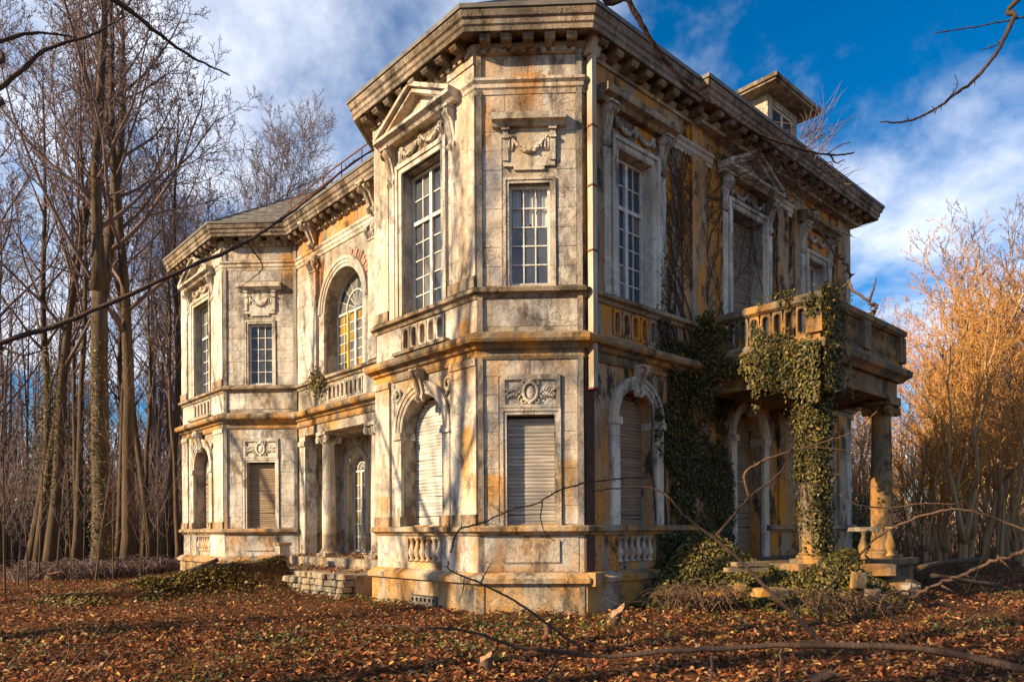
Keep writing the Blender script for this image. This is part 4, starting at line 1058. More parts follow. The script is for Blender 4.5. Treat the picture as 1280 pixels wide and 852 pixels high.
def leaf_mesh(name, pos, nrm, size, tint, mat, tmpl, faces, spin=None):
    N = len(pos); k = len(tmpl); nrm = nrm/np.linalg.norm(nrm, axis=1, keepdims=True)
    ref = npr.normal(size=(N,3)); t1 = np.cross(nrm, ref); t1 /= np.linalg.norm(t1, axis=1, keepdims=True)+1e-9; t2 = np.cross(nrm, t1)
    if spin is not None:                     # spin: preferred tip direction
        t2 = spin-nrm*np.sum(spin*nrm, 1, keepdims=True); t2 /= np.linalg.norm(t2, axis=1, keepdims=True)+1e-9; t1 = np.cross(t2, nrm)
    T = np.asarray(tmpl)[None]*size[:,None,None]
    T = T*np.stack([npr.uniform(.75,1.15,N), npr.uniform(.85,1.15,N), npr.uniform(.2,3.2,N)], 1)[:,None,:]
    V = pos[:,None,:]+T[:,:,0:1]*t1[:,None,:]+T[:,:,1:2]*t2[:,None,:]+T[:,:,2:3]*nrm[:,None,:]
    V = V.reshape(-1,3)
    lens = np.array([len(f_) for f_ in faces]); fl = np.concatenate([np.array(f_) for f_ in faces])
    loops = (fl[None]+np.arange(N)[:,None]*k).reshape(-1)
    starts = np.concatenate([[0], np.cumsum(lens)[:-1]]); st_ = (starts[None]+np.arange(N)[:,None]*lens.sum()).reshape(-1)
    me = bpy.data.meshes.new(name); me.vertices.add(len(V)); me.vertices.foreach_set('co', V.astype(np.float32).reshape(-1))
    me.loops.add(len(loops)); me.loops.foreach_set('vertex_index', loops.astype(np.int32))
    me.polygons.add(len(st_)); me.polygons.foreach_set('loop_start', st_.astype(np.int32))
    at = me.attributes.new('tint', 'FLOAT_COLOR', 'POINT')
    C = np.concatenate([np.repeat(tint, k, 0), np.ones((len(V),1))], 1); at.data.foreach_set('color', C.astype(np.float32).reshape(-1))
    me.update(calc_edges=True); me.validate(); me.materials.append(mat); return me
def tints(N, pal, wts, var=.25):
    pal = np.array(pal); i = npr.choice(len(pal), N, p=np.array(wts)/sum(wts)); return pal[i]*npr.uniform(1-var, 1+var, (N,1))
T_OAK = [(0,-.5,0),(.16,-.3,.03),(.12,-.12,.03),(.30,.02,.09),(.17,.14,.05),(.24,.32,.08),(0,.52,.02),(-.24,.30,.09),(-.17,.14,.05),(-.30,.0,.1),(-.12,-.14,.03),(-.16,-.3,.03),(0,0,-.02)]
F_OAK = [(i, (i+1) % 12, 12) for i in range(12)]
T_LEAF = [(0,-.5,0),(.26,-.05,.09),(0,.5,.0),(-.26,-.05,.07)]; F_LEAF = [(0,1,2),(0,2,3)]
LPAL = [(.20,.062,.024),(.38,.15,.048),(.48,.28,.13),(.08,.036,.02),(.28,.085,.03),(.54,.32,.08),(.06,.06,.02)]; LW = [5,4,3,6,5,.9,.6]
def litter(name, n, ylo, yhi, size, tm_, fc, half=.78, pw=1.0):
    y = ylo+(yhi-ylo)*npr.uniform(0,1,n)**pw; x = npr.uniform(-1,1,n)*half*y
    cl = np.sin(1.7*x+.6*y)*np.sin(1.3*y-.5*x)+.6*np.sin(3.9*x-1.1*y)*np.sin(3.1*y+.7*x); keep = (cl+npr.uniform(-1.3,1.6,n) > -.45) & ~inside_house(x, y)
    x, y = x[keep], y[keep]; n = len(x)
    z = surf(x, y)+npr.uniform(.006,.07,n)
    nr = np.stack([npr.normal(0,.6,n), npr.normal(0,.6,n), np.ones(n)], 1)
    me = leaf_mesh(name, np.stack([x,y,z],1), nr, npr.uniform(.7,1.3,n)*size, tints(n, LPAL, LW, .35), M['litter'], tm_, fc)
    return inst(name, me)
litter_label = 'brown and orange dead leaves carpeting the ground'
o = litter('fallen_leaves', 30000, 6.5, 11.5, .078, T_OAK, F_OAK); tag(o, 'large crisp dead leaves covering the foreground', 'leaves', kind='stuff')
o = litter('fallen_leaves', 85000, 11, 34, .082, T_LEAF, F_LEAF, .76, 1.25); tag(o, 'brown dead leaves carpeting the ground around the house', 'leaves', kind='stuff')
# ground ivy and weeds in patches
def weeds(name, n, label):
    y = npr.uniform(7,26,n); x = npr.uniform(-.78,.7,n)*y
    cl = np.sin(.8*x+.5*y+2)*np.sin(.7*y-.9*x)+.5*np.sin(2.9*x)*np.sin(2.3*y+1); p, q = to_pq(x, y)
    near = np.exp(-((q+.5)/.8)**2)*(p > -1)+np.exp(-((p+.8)/1.2)**2)*(q < 8) + 3.0*((p > 9.2) & (p < 10.6) & (q > -4.8) & (q < -.1))
    keep = (cl+near+npr.uniform(-.7,.6,n) > .75) & ~inside_house(x, y)
    x, y = x[keep], y[keep]; n = len(x); z = surf(x, y)+npr.uniform(.01,.14,n)
    nr = np.stack([npr.normal(0,.6,n)-.3, npr.normal(0,.6,n)-.3, np.ones(n)], 1)
    me = leaf_mesh(name, np.stack([x,y,z],1), nr, npr.uniform(.035,.075,n), tints(n, [(.05,.065,.015),(.10,.10,.018),(.035,.042,.012),(.19,.14,.03)], [4,3,3,2]), M['ivy'], T_IVY, F_IVY)
    tag(inst(name, me), label, 'ground cover', kind='stuff')
T_IVY = [(0,-.45,0),(.20,-.38,.04),(.46,-.12,.10),(.26,.06,.05),(.22,.30,.07),(0,.55,-.02),(-.22,.30,.07),(-.26,.06,.05),(-.46,-.12,.10),(-.20,-.38,.04)]
F_IVY = [(0,1,2,3,4,5),(0,5,6,7,8,9)]
weeds('ground_ivy', 42000, 'low green ivy and weeds creeping over the leaf litter')

# ------------------------------------------------------------------ ivy on the house
IPAL = [(.050,.050,.014),(.080,.074,.018),(.14,.110,.024),(.22,.155,.034),(.034,.032,.013),(.24,.12,.035)]
def nz3(a, s, o=0.0):
    return np.sin(a[:,0]*s+1.3+o)*np.sin(a[:,1]*s*1.3+o*2)+.6*np.sin(a[:,2]*s*1.1+a[:,0]*s*.7+.5+o)+.4*np.sin(a[:,2]*s*2.7+o)*np.sin(a[:,0]*s*2.3+2)
def pq_pts(p, q, z): return np.stack([O2.x+A2.x*p+B2.x*q, O2.y+A2.y*p+B2.y*q, ZK*z+ZO], 1)
nA = np.array([-A2.x, -A2.y, 0.0]); nB = np.array([-B2.x, -B2.y, 0.0])
def ivy_plant(label, chunks, stems, size=.105, wts=(4,3.5,2.2,1.2,5,1)):
    root = empty('ivy', tuple(chunks[0][0].mean(0)*np.array([1,1,0]))); tag(root, label, 'ivy', 'ivy growing on the house')
    pos = np.concatenate([c[0] for c in chunks]); nr = np.concatenate([np.repeat(c[1][None], len(c[0]), 0) for c in chunks]); n = len(pos)
    nr = nr+npr.normal(0,.38,(n,3))+np.array([0,0,.35])
    dn = np.repeat(np.array([[0,0,-1.0]]), n, 0)+npr.normal(0,.5,(n,3))
    me = leaf_mesh('foliage', pos, nr, npr.uniform(.4,1.5,n)*size, tints(n, IPAL, wts), M['ivy'], T_IVY, F_IVY, dn)
    fo = inst('foliage', me, root); fo['kind'] = 'stuff'
    f = MB()
    for s in stems: f.tube(s[0], s[1], 5)
    if f.v: so2 = f.build('stem', M['branch'], root); so2['kind'] = 'stuff'
    return root
def stem_path(p, q0, z0, z1, n=9, wob=.12, plane='p', d=-.04):
    out = []; x = q0
    for k in range(n):
        x += rnd.uniform(-wob, wob); z = z0+(z1-z0)*k/(n-1)
        out.append(P3(d, x, z) if plane == 'p' else P3(x, p, z))
    return out
# 1: main curtain on the shaded wall
n = 78000
q = npr.uniform(3.3, 7.0, n); z = npr.uniform(-.2, 5.75, n); d = -.04-np.abs(npr.normal(0,.06,n))
pts = pq_pts(d, q, z)
cen = 5.1+.25*np.sin(z*1.1); wid = 1.35+.1*z*.6
env = 1.25-((q-cen)/wid)**2
env = np.where(z < 1.5, env+.5, env); env = np.where((z > 5.0), env+.2-(z-5.0)*.9, env)
env = np.where((np.abs(q-3.1) < .55) & (z > 1.75) & (z < 4.3), env-1.4, env); env = np.where((np.abs(q-7.67) < .85) & (z < 4.6), env-1.5, env)
keep = env+.9*nz3(pts, 2.1)+.5*nz3(pts, 6.0, 2.0)+npr.uniform(-.6,.6,n) > .38
n2 = 1500; q2 = npr.normal(4.05,.12,n2); z2 = npr.uniform(5.2,7.6,n2); k2 = npr.uniform(0,1,n2) > (z2-5.2)/3.0
ch1 = [(pts[keep], nA), (pq_pts(-.04-np.abs(npr.normal(0,.05,n2)), q2, z2)[k2], nA)]
st1 = [(stem_path(0, rnd.uniform(3.8,5.6), 0, rnd.uniform(4.5,5.6)), [.03-.0025*k for k in range(9)]) for _ in range(22)]
ivy_plant('dense dark ivy curtain covering the shaded wall beside the arched shutter', ch1, st1, .052)
# 2: ivy over the balcony corner and down the porch column
ch2 = []
n = 26000; p = npr.uniform(BP-.05, .1, n); z = npr.uniform(4.0, 6.5, n)
pts = pq_pts(p, BQ0-.05-np.abs(npr.normal(0,.06,n))-np.where(z < 5.45, .08, 0), z)
env = np.where(z < 5.35, .25+.3*np.sin(p*2.2), -.4); env = np.where(p < BP+.7, env+1.0, env); env = np.where(p > -.8, env+.5, env); env = np.where(z < 4.62, env-(4.62-z)*1.3, env)
keep = env+.7*nz3(pts, 2.6, 1.0)+.55*nz3(pts, 6.5, 4.0)+npr.uniform(-.5,.5,n) > .45; ch2.append((pts[keep], nB))
n = 4000; q = BQ0-.1+np.abs(npr.normal(0,.45,n)); z = npr.uniform(4.3,6.5,n); ch2.append((pq_pts(BP-.05-np.abs(npr.normal(0,.08,n)), q, z), nA))
cp, cq = BP+.38, BQ0+.42
n = 19000; a = npr.uniform(0,2*np.pi,n); z = .3+4.7*npr.uniform(0,1,n)**.9
rr = .27+np.abs(npr.normal(0,.08,n))*(.6+.12*z); pp, qq = cp+rr*np.cos(a), cq+rr*np.sin(a)
pts = pq_pts(pp, qq, z)
bare = (np.sin(a-3.9) > .45) & (z < 2.6)
keep = (npr.uniform(0,1,n) < np.where(bare, .12, .95)) & (nz3(pts, 2.4, 3)+npr.uniform(-.5,.5,n)+.16*z > -.25)
for k in range(8):
    s = keep & (a >= k*np.pi/4) & (a < (k+1)*np.pi/4); am = (k+.5)*np.pi/4
    v = A2*math.cos(am)+B2*math.sin(am); ch2.append((pts[s], np.array([v.x, v.y, 0])))
st2 = [([P3(cp+.26*math.cos(a0+k*.25), cq+.26*math.sin(a0+k*.25), .6+k*.5) for k in range(9)], [.035-.003*k for k in range(9)]) for a0 in (0,1.3,2.6,3.9,5.2)]
ivy_plant('ivy draped over the balcony corner and down the near porch column', ch2, st2, .056, (3,4,3,2.2,2.5,.8))
# 3: heap of ivy at the foot of the porch
n = 44000; q = npr.uniform(2.6,7.8,n); p = npr.uniform(-4.4,-.1,n)
hgt = .95*np.exp(-(((p+3.2)/.6)**2+((q-6.0)/1.2)**2))+1.1*np.exp(-(((p+.5)/.75)**2+((q-4.5)/1.3)**2))+.75*np.exp(-(((p+1.9)/1.3)**2+((q-5.0)/.8)**2))
pts = pq_pts(p, q, 0*p); pts[:,2] = gz(pts[:,0], pts[:,1])+hgt*npr.uniform(.1,1,n)**.35
keep = (hgt > .12+.1*npr.uniform(-1,1,n)) & ~((p > BP-.1) & (q > BQ0-.1) & (pts[:,2] < .95))
ivy_plant('mound of yellow-green ivy heaped at the foot of the porch', [(pts[keep], (nA+nB+np.array([0,0,.8]))/2)], [], .065, (2,4,4,3,2,1.2))
# 4: plant growing out of the parapet under the arched window
n = 500; uu = npr.normal(11.05,.22,n); z = npr.normal(6.15,.2,n); pts = pq_pts(uu, CL-.12-np.abs(npr.normal(0,.1,n)), z)
ivy_plant('small yellow-green plant sprouting on the parapet below the arched window', [(pts, nB)], [], .07, (1,2,4,4,1,2))
n = 14000; q = npr.uniform(-5.8,-.05,n); p = 9.9+npr.normal(0,.5,n); pts = pq_pts(p, q, 0*p)
pts[:,2] = surf(pts[:,0], pts[:,1])+npr.uniform(.01,.11,n); keep = nz3(pts, 2.3)+npr.uniform(-.7,.7,n) > -.35
ivy_plant('olive ivy spilling down the bank along the near side of the steps', [(pts[keep], np.array([-.5,-.4,.8]))], [], .07, (.6,2,4,6,1,5))
# bare creeper veins on the upper wall
cr = empty('bare_creeper', tuple(P3(-.05, 5.2, 0))); tag(cr, 'leafless dark creeper stems veining the rust-stained upper wall', 'creeper')
rc2 = random.Random(11); f = MB()
def vein(q, z, ang, L, r, lev):
    pts = []; a = ang
    for k in range(8):
        pts.append(P3(-.022-rc2.uniform(0,.02), q, z)); a += rc2.uniform(-.28,.28); q += math.sin(a)*L/8; z += math.cos(a)*L/8
        if z > 10.6 or not (3.75 < q < 10.2): break
        if lev < 3 and k > 0 and rc2.random() < .6: vein(q, z, a+rc2.choice((-1,1))*rc2.uniform(.3,.9), L*.55, r*.6, lev+1)
    if len(pts) > 1: f.tube(pts, [r*(1-.08*k) for k in range(len(pts))], 4)
for _ in range(26): vein(rc2.choice((rc2.uniform(3.95,6.3), rc2.uniform(4.0,6.4), rc2.uniform(8.9,10))), 5.4, rc2.uniform(-.25,.25), rc2.uniform(3,5.4), .02, 0)
o = f.build('stem', M['branch'], cr); o['kind'] = 'stuff'
# ------------------------------------------------------------------ trees
def gen_tree(seed, H, r0, n1, ratio=.5, first=.35, ang=(35,60), up=.10, levels=4, kids=(0,7,5,4,3), fork=None, wig=.10, twig=.013, crown_mat='twig', trunk_mat='bark', lean=(0,0), tw=.4):
    rg = random.Random(seed); trunk, crown = MB(), MB()
    segs = [14, 8, 5, 3, 2, 2]; sides = [9, 6, 4, 3, 3, 3]
    def rot_away(d, deg, az):
        x = d.orthogonal().normalized(); y = d.cross(x)
        return (d*math.cos(R(deg)) + (x*math.cos(az)+y*math.sin(az))*math.sin(R(deg))).normalized()
    def grow(start, d, L, r, lev, first_=.2):
        n = segs[lev]; pts = [start.copy()]; rad = [r]; ds = [d.copy()]; p = start.copy()
        for k in range(n):
            g_ = wig*(tw if lev == 0 else 1); d = d+Vector((rg.gauss(0,g_), rg.gauss(0,g_), rg.gauss(0,g_*.6)+(up if lev else .12)))
            d.normalize(); p = p+d*(L/n); pts.append(p.copy()); ds.append(d.copy())
            t = (k+1)/n; rad.append(max(twig*.65, r*(1-t*(.82 if lev else .88))))
        if lev == 0:
            rad[0] *= 1.5; rad[1] *= 1.05
        (trunk if lev == 0 else crown).tube(pts, rad, sides[lev], lev < 2)
        if lev >= levels: return
        m = n1 if lev == 0 else kids[min(lev, len(kids)-1)]
        az = rg.uniform(0,6.28)
        for i in range(m):
            t = first_+(1-first_)*((i+rg.uniform(.1,.9))/m); x = t*n; k = min(int(x), n-1); fr = x-k
            q = pts[k].lerp(pts[k+1], fr); az += 2.4+rg.uniform(-.5,.5)
            rr = rad[k]*(1-fr)+rad[k+1]*fr
            dd = rot_away(ds[k+1], rg.uniform(*ang)*(1-.25*t if lev == 0 else 1), az)
            cl = L*ratio*(1.12-.72*t if lev == 0 else 1.0-.45*t)*rg.uniform(.75,1.2)
            grow(q, dd, cl, max(twig, min(rr*.5, r*.4)), lev+1, .18)
    base_d = Vector((lean[0], lean[1], 1)).normalized()
    if fork:
        # a trunk that splits into fork big stems
        hz, nf = fork; pts = [Vector((0,0,-.4))]; rad = [r0*1.55]; d = base_d.copy(); p = pts[0].copy()
        for k in range(7):
            d = (d+Vector((rg.gauss(0,.03), rg.gauss(0,.03), .03))).normalized(); p = p+d*((hz+.4)/7); pts.append(p.copy()); rad.append(r0*(1.08 if k == 0 else 1-.03*k))
        trunk.tube(pts, rad, 10)
        for i in range(nf):
            dd = rot_away(d, rg.uniform(9,20), 6.28*i/nf+rg.uniform(-.4,.4)); grow(p-d*.3, dd, (H-hz)*rg.uniform(.85,1.05), r0*.66, 0, .12)
    else: grow(Vector((0,0,-.4)), base_d, H, r0, 0, first)
    return trunk.mesh('trunk', M[trunk_mat], True), crown.mesh('crown', M[crown_mat], True)
V = {}
V['oak1'] = gen_tree(21, 27, .34, 15, .44, fork=(11, 2), levels=4, kids=(0,8,7,5), ang=(34,62), up=.09)
V['oak2'] = gen_tree(34, 26, .27, 18, .42, first=.36, levels=4, kids=(0,8,7,5), ang=(34,62), up=.09)
V['oak3'] = gen_tree(55, 24, .22, 20, .34, first=.34, levels=4, kids=(0,9,7,5), ang=(25,50), lean=(.04,.0))
V['fan'] = gen_tree(77, 24, .30, 26, .52, first=.34, levels=4, kids=(0,9,7,6), ang=(26,52), up=.11)
V['shade'] = gen_tree(61, 24, .34, 13, .42, first=.3, levels=3, kids=(0,6,4), ang=(30,60))
V['slim'] = gen_tree(83, 25, .17, 18, .30, first=.45, levels=4, kids=(0,7,5,4), ang=(24,50), up=.12)
V['pole'] = gen_tree(91, 19, .12, 18, .26, first=.35, levels=3, kids=(0,7,5), ang=(30,60))
V['gold1'] = gen_tree(101, 16.5, .17, 22, .34, first=.12, levels=4, kids=(0,6,4,3), ang=(25,58), up=.07, wig=.17, twig=.014, crown_mat='gold_twig', trunk_mat='gold_bark', tw=.95)
V['gold2'] = gen_tree(112, 14.5, .15, 14, .42, first=.08, levels=4, kids=(0,6,4,3), ang=(25,60), up=.07, wig=.17, twig=.014, crown_mat='gold_twig', trunk_mat='gold_bark', fork=(1.5, 3), tw=.95)
V['gold3'] = gen_tree(123, 19, .18, 24, .30, first=.2, levels=4, kids=(0,7,6,4), ang=(25,58), up=.08, wig=.15, twig=.013, crown_mat='twig', trunk_mat='gold_bark', tw=.95)
V['sapling'] = gen_tree(131, 5.5, .028, 12, .30, first=.25, levels=2, kids=(0,4), ang=(25,55), twig=.005, crown_mat='twig', trunk_mat='bark')
def tree(kind, x, y, s=1.0, rz=0.0, label='', group=None, name='bare_tree', cat='tree', tilt=0.0):
    zc = float(gz(np.array([x]), np.array([y]))[0]); m = Matrix.Translation((x, y, zc)) @ Matrix.Rotation(rz, 4, 'Z') @ Matrix.Rotation(tilt, 4, 'X') @ Matrix.Diagonal((s, s, s, 1))
    r = bpy.data.objects.new(name, None); put(r, None, m); tag(r, label, cat, group)
    inst('trunk', V[kind][0], r, m); inst('crown', V[kind][1], r, m); return r
def at(u, Y): return (u-640)/907*Y, Y
ORD = ['leftmost', 'second-from-left', 'third-from-left', 'fourth-from-left', 'fifth-from-left', 'sixth-from-left', 'seventh-from-left', 'eighth-from-left', 'ninth-from-left', 'tenth-from-left', 'eleventh-from-left', 'twelfth-from-left', 'thirteenth-from-left', 'fourteenth-from-left', 'fifteenth-from-left', 'rightmost']
def ordinal(us, i):
    k = sorted(range(len(us)), key=lambda j: us[j]).index(i); return 'rightmost' if k == len(us)-1 else ORD[k]
def ranked(lst): us = [a[0] for a in lst]; return [(ordinal(us, i), a) for i, a in enumerate(lst)]
G1 = 'bare trees in the wood left of the house'
for (u, Y, k, s, rz, lb) in (
    (128, 27, 'oak1', 1.0, 1.1, 'thickest bare tree left of the house, trunk forking high up'),
    (160, 29, 'oak2', 1.0, 2.2, 'tall bare tree right of the thickest forked trunk'),
    (62, 30, 'oak2', .9, 4.0, 'dark bare tree with ivy partway up its straight trunk'),
    (36, 33, 'oak3', 1.0, .4, 'slim bare tree between the ivied trunk and the left edge'),
    (6, 31, 'oak3', 1.0, 3.4, 'bare tree standing at the left edge of the picture'),
    (205, 34, 'oak3', .92, 5.2, 'bare leaning tree just left of the far pavilion'),
    (222, 31.5, 'pole', 1.0, 1.0, 'thin bare trunk touching the far pavilion corner'),
    (286, 41, 'fan', .92, .6, 'broad fan-shaped bare tree rising behind the far pavilion roof'),
    (250, 46, 'fan', .9, 2.9, 'bare tree half hidden behind the far pavilion, left of the fan-shaped one'),
    (100, 36, 'pole', 1.2, 2.0, 'thin bare pole tree between the forked and ivied trunks'),
    (180, 38, 'pole', 1.2, 4.4, 'thin bare pole tree right of the paired big trunks')):
    x, y = at(u, Y); tree(k, x, y, s, rz, lb, G1)
for i, (od, (u, Y)) in enumerate(ranked(((140,46),(30,44),(-20,42),(80,50),(190,52),(230,56)))):
    x, y = at(u, Y); tree(['oak3','pole','oak2'][i % 3], x, y, rnd.uniform(.8,1.05), rnd.uniform(0,6), od+' of the bare trees in the dim back rows of the left wood', 'back rows of the left wood', tilt=rnd.uniform(-.06,.06))
for i, (od, (u, Y)) in enumerate(ranked(((6,20),(22,22),(34,21),(48,24),(70,25),(88,24),(104,27),(142,25),(176,26),(188,28),(196,27),(210,29),(16,26),(120,24)))):
    x, y = at(u, Y); tree('sapling', x, y, rnd.uniform(.8,1.4), rnd.uniform(0,6), od+' of the thin saplings in front of the left wood', 'saplings along the edge of the left wood', 'sapling', 'sapling', rnd.uniform(-.12,.12))
for i, (od, (u, Y)) in enumerate(ranked(((46,31),(92,30),(145,34),(190,33)))):
    x, y = at(u, Y); tree('slim', x, y, rnd.uniform(.85,1.08), rnd.uniform(0,6), od+' of the tall slim bare trunks in the front of the left wood', 'slim trunks of the left wood', tilt=rnd.uniform(-.07,.07))
# trees on the sun's side, out of frame, whose shadows fall on the house
for i, (x, y, s, k) in enumerate(((-23,3.5,.9,'shade'),(-31,7.5,1.0,'shade'),(-20,-5,.9,'shade'),(-15,-8,.8,'pole'),(-14.5,7.6,.8,'shade'),(-21,15.5,.8,'shade'),(-12,2,.85,'shade'),(-18,10.5,.7,'pole'),(-8.5,1.5,.8,'pole'),(-11,-3,.9,'pole'),(-10.5,4.6,.9,'pole'),(-6.5,-3.5,.8,'pole'),(-13,-1,.8,'shade'),(-17,4,.9,'slim'))):
    tree(k, x, y, s, i*1.3, 'bare tree on the sunny side whose shadow falls on the house', 'trees out of view on the sunny side')
# golden wood on the right
rg2 = random.Random(9); kinds = ['gold1','gold2','gold1','gold3','gold2']
for (u, Y, k, s, lb) in ((1262, 42, 'gold3', 1.02, 'pale birch-like bare tree topping the right edge of the wood'), (1228, 45, 'gold3', .98, 'pale bare tree second from the right edge of the golden wood'),
    (1205, 30, 'gold2', .78, 'many-stemmed golden shrub tree in front of the right wood'), (1158, 34, 'gold1', .72, 'slim golden tree just right of the far porch column')):
    x, y = at(u, Y); tree(k, x, y, s, rg2.uniform(0,6), lb, 'golden bare trees right of the house')
for i in range(38):
    u = rg2.uniform(1040, 1340) if i > 16 else rg2.uniform(1170,1320); Y = rg2.uniform(32, 56); x, y = at(u, Y)
    lim = .86+.44*min(1, max(0, (u-1080)/170))
    tree(kinds[i % 5], x, y, rg2.uniform(.72,.95)*lim*(Y/50)**.35, rg2.uniform(0,6), 'sunlit golden bare tree within the dense wood right of the porch', 'dense golden wood right of the porch')
us_ = [rg2.uniform(1045,1290) for _ in range(9)]
for i in range(9):
    x, y = at(us_[i], rg2.uniform(26,36)); tree('gold2', x, y, rg2.uniform(.28,.5), rg2.uniform(0,6), 'low golden-brown shrub in the thicket edge right of the porch', 'golden shrubs at the thicket edge', 'shrub', 'shrub')
for i, (od, (u, Y)) in enumerate(ranked(((1075,27),(1150,24),(1172,26),(1196,28),(1222,25),(1248,27),(1266,23),(1090,30)))):
    x, y = at(u, Y); tree('sapling', x, y, rg2.uniform(.6,1.1), rg2.uniform(0,6), od+' of the thin saplings right of the porch', 'saplings right of the porch', 'sapling', 'sapling', rg2.uniform(-.15,.15))
# distant wood as one mass
fw = MB(); rg3 = random.Random(4)
for i in range(560):
    a = rg3.uniform(-1.0, 1.0) if i < 330 else rg3.uniform(-.66,-.36); D = rg3.uniform(52, 110); x, y = D*math.sin(a), D*math.cos(a)
    h = rg3.uniform(9, 15) if a > 0 else rg3.uniform(11,20); r = rg3.uniform(.08,.2); p = Vector((x, y, 0)); tip = p+Vector((rg3.uniform(-1,1), 0, h))
    fw.tube([p, p.lerp(tip,.5)+Vector((rg3.uniform(-.4,.4),0,0)), tip], [r, r*.7, .02], 4, False)
    for k in range(28):
        t = rg3.uniform(.15,1); q = p.lerp(tip, t); L = rg3.uniform(.8,2.6)*(1.2-.6*t); az = rg3.uniform(0,6.28)
        e = q+Vector((math.cos(az)*L*.6, math.sin(az)*L*.6, L*.8)); fw.tube([q, e], [.035,.012], 3, False)
        for j in range(3):
            s_ = q.lerp(e, rg3.uniform(.3,1)); fw.tube([s_, s_+Vector((rg3.uniform(-.6,.6), rg3.uniform(-.6,.6), rg3.uniform(.2,.9)))], [.016,.008], 3, False)
for i in range(26000):
    a = rg3.uniform(-1.0, 1.0) if i < 15000 else rg3.uniform(-.68,-.36); D = rg3.uniform(46, 75); p = Vector((D*math.sin(a), D*math.cos(a), 0)); L = rg3.uniform(.8,2.5)+rg3.random()**3*6; az = rg3.uniform(0,6.28)
    e = p+Vector((math.cos(az)*L*.35, math.sin(az)*L*.35, L)); fw.tube([p, e], [.03,.012], 3, False)
    if i % 2: m = p.lerp(e,.6); fw.tube([m, m+Vector((rg3.uniform(-.8,.8), 0, rg3.uniform(.1,.9)))], [.018,.01], 3, False)
tag(fw.build('distant_wood', M['twig']), 'hazy mass of bare trees far behind the house', 'wood', kind='stuff')

# evergreens and bushes: leaves through a volume
def bush(name, label, cx, cy, rx, rz_, n, size, pal, wts, zc=None, stems=9, group=None, flat=False, trunk_h=None):
    z0 = float(gz(np.array([cx]), np.array([cy]))[0]); root = empty(name, (cx, cy, z0)); tag(root, label, 'bush' if not trunk_h else 'tree', group)
    zc = rz_ if zc is None else zc
    v = npr.normal(size=(n,3)); v /= np.linalg.norm(v, axis=1, keepdims=True); rad = npr.uniform(.25,1,n)**.45
    lump = 1+.28*np.sin(v[:,0]*5+cx)*np.sin(v[:,2]*6+cy)+.2*np.sin(v[:,1]*9+1)
    pts = v*(rad*lump)[:,None]*np.array([rx, rx, rz_])+np.array([cx, cy, z0+zc])
    if flat: pts[:,2] = np.round(pts[:,2]/.55)*.55+npr.normal(0,.07,n)
    keep = (pts[:,2] > z0+.05) & (np.sin(pts[:,0]*3.1)*np.sin(pts[:,1]*2.9+1)*np.sin(pts[:,2]*3.3)+npr.uniform(-.2,.8,n) > .0); pts = pts[keep]; v = v[keep]
    nr = v*.6+np.array([0,0,.7])+npr.normal(0,.4,v.shape)
    me = leaf_mesh('foliage', pts, nr, npr.uniform(.6,1.3,len(pts))*size, tints(len(pts), pal, wts), M['ivy'], T_LEAF, F_LEAF); fo = inst('foliage', me, root); fo['kind'] = 'stuff'
    f = MB()
    for k in range(stems):
        q = pts[npr.integers(len(pts))]; b = Vector((cx+rnd.uniform(-.2,.2), cy+rnd.uniform(-.2,.2), z0-.1)); e = Vector(q)
        f.tube([b, b.lerp(e,.5)+Vector((0,0,.2)), e], [.03,.02,.006], 4)
    if trunk_h: f.tube([(cx,cy,z0-.2),(cx+.1,cy,z0+trunk_h*.5),(cx,cy,z0+trunk_h)], [.14,.1,.02], 7)
    o = f.build('stem' if not trunk_h else 'trunk', M['bark'], root); o['kind'] = 'stuff'; return root
EP = [(.018,.030,.010),(.03,.045,.012),(.05,.06,.015)]; EW = [4,3,1]
for (u, Y, r_, h_, lb) in ((84, 38, 1.9, 3.6, 'dark evergreen glimpsed between trunks in the left wood'),):
    x, y = at(u, Y); bush('evergreen', lb, x, y, r_, h_, 7000, .15, EP, EW, h_+1.0, 10, None, True, h_*2)
for (u, Y, r_, h_, lb) in ((1042, 26, 1.3, 1.5, 'dark green bush seen between the porch columns'), (1085, 29, 1.5, 1.6, 'dark green bush left of the far porch column')):
    x, y = at(u, Y); bush('bush', lb, x, y, r_, h_, 3800, .13, [(.035,.05,.014),(.07,.08,.02),(.12,.10,.03)], [3,3,1], None, 12, 'bushes right of the house')
# ivy on two of the left trunks
for (u, Y, r_, z0, z1, lb, n) in ((128, 27, .35, .3, 9, 'green ivy climbing the thickest trunk left of the house', 1500), (62, 30, .27, 3, 9.5, 'green ivy sleeve partway up the dark trunk in the left wood', 1300)):
    x, y = at(u, Y); root = empty('trunk_ivy', (x, y, z0)); tag(root, lb, 'ivy', 'ivy on tree trunks')
    a = npr.uniform(0,6.28,n); z = npr.uniform(z0,z1,n); rr = r_*(1-.03*z)+np.abs(npr.normal(0,.09,n)); nr = np.stack([np.cos(a), np.sin(a), .3+0*a],1)+npr.normal(0,.3,(n,3))
    me = leaf_mesh('foliage', np.stack([x+rr*np.cos(a), y+rr*np.sin(a), z],1), nr, npr.uniform(.05,.10,n), tints(n, IPAL, (3,4,3,2,3,.5)), M['ivy'], T_IVY, F_IVY); o = inst('foliage', me, root); o['kind'] = 'stuff'
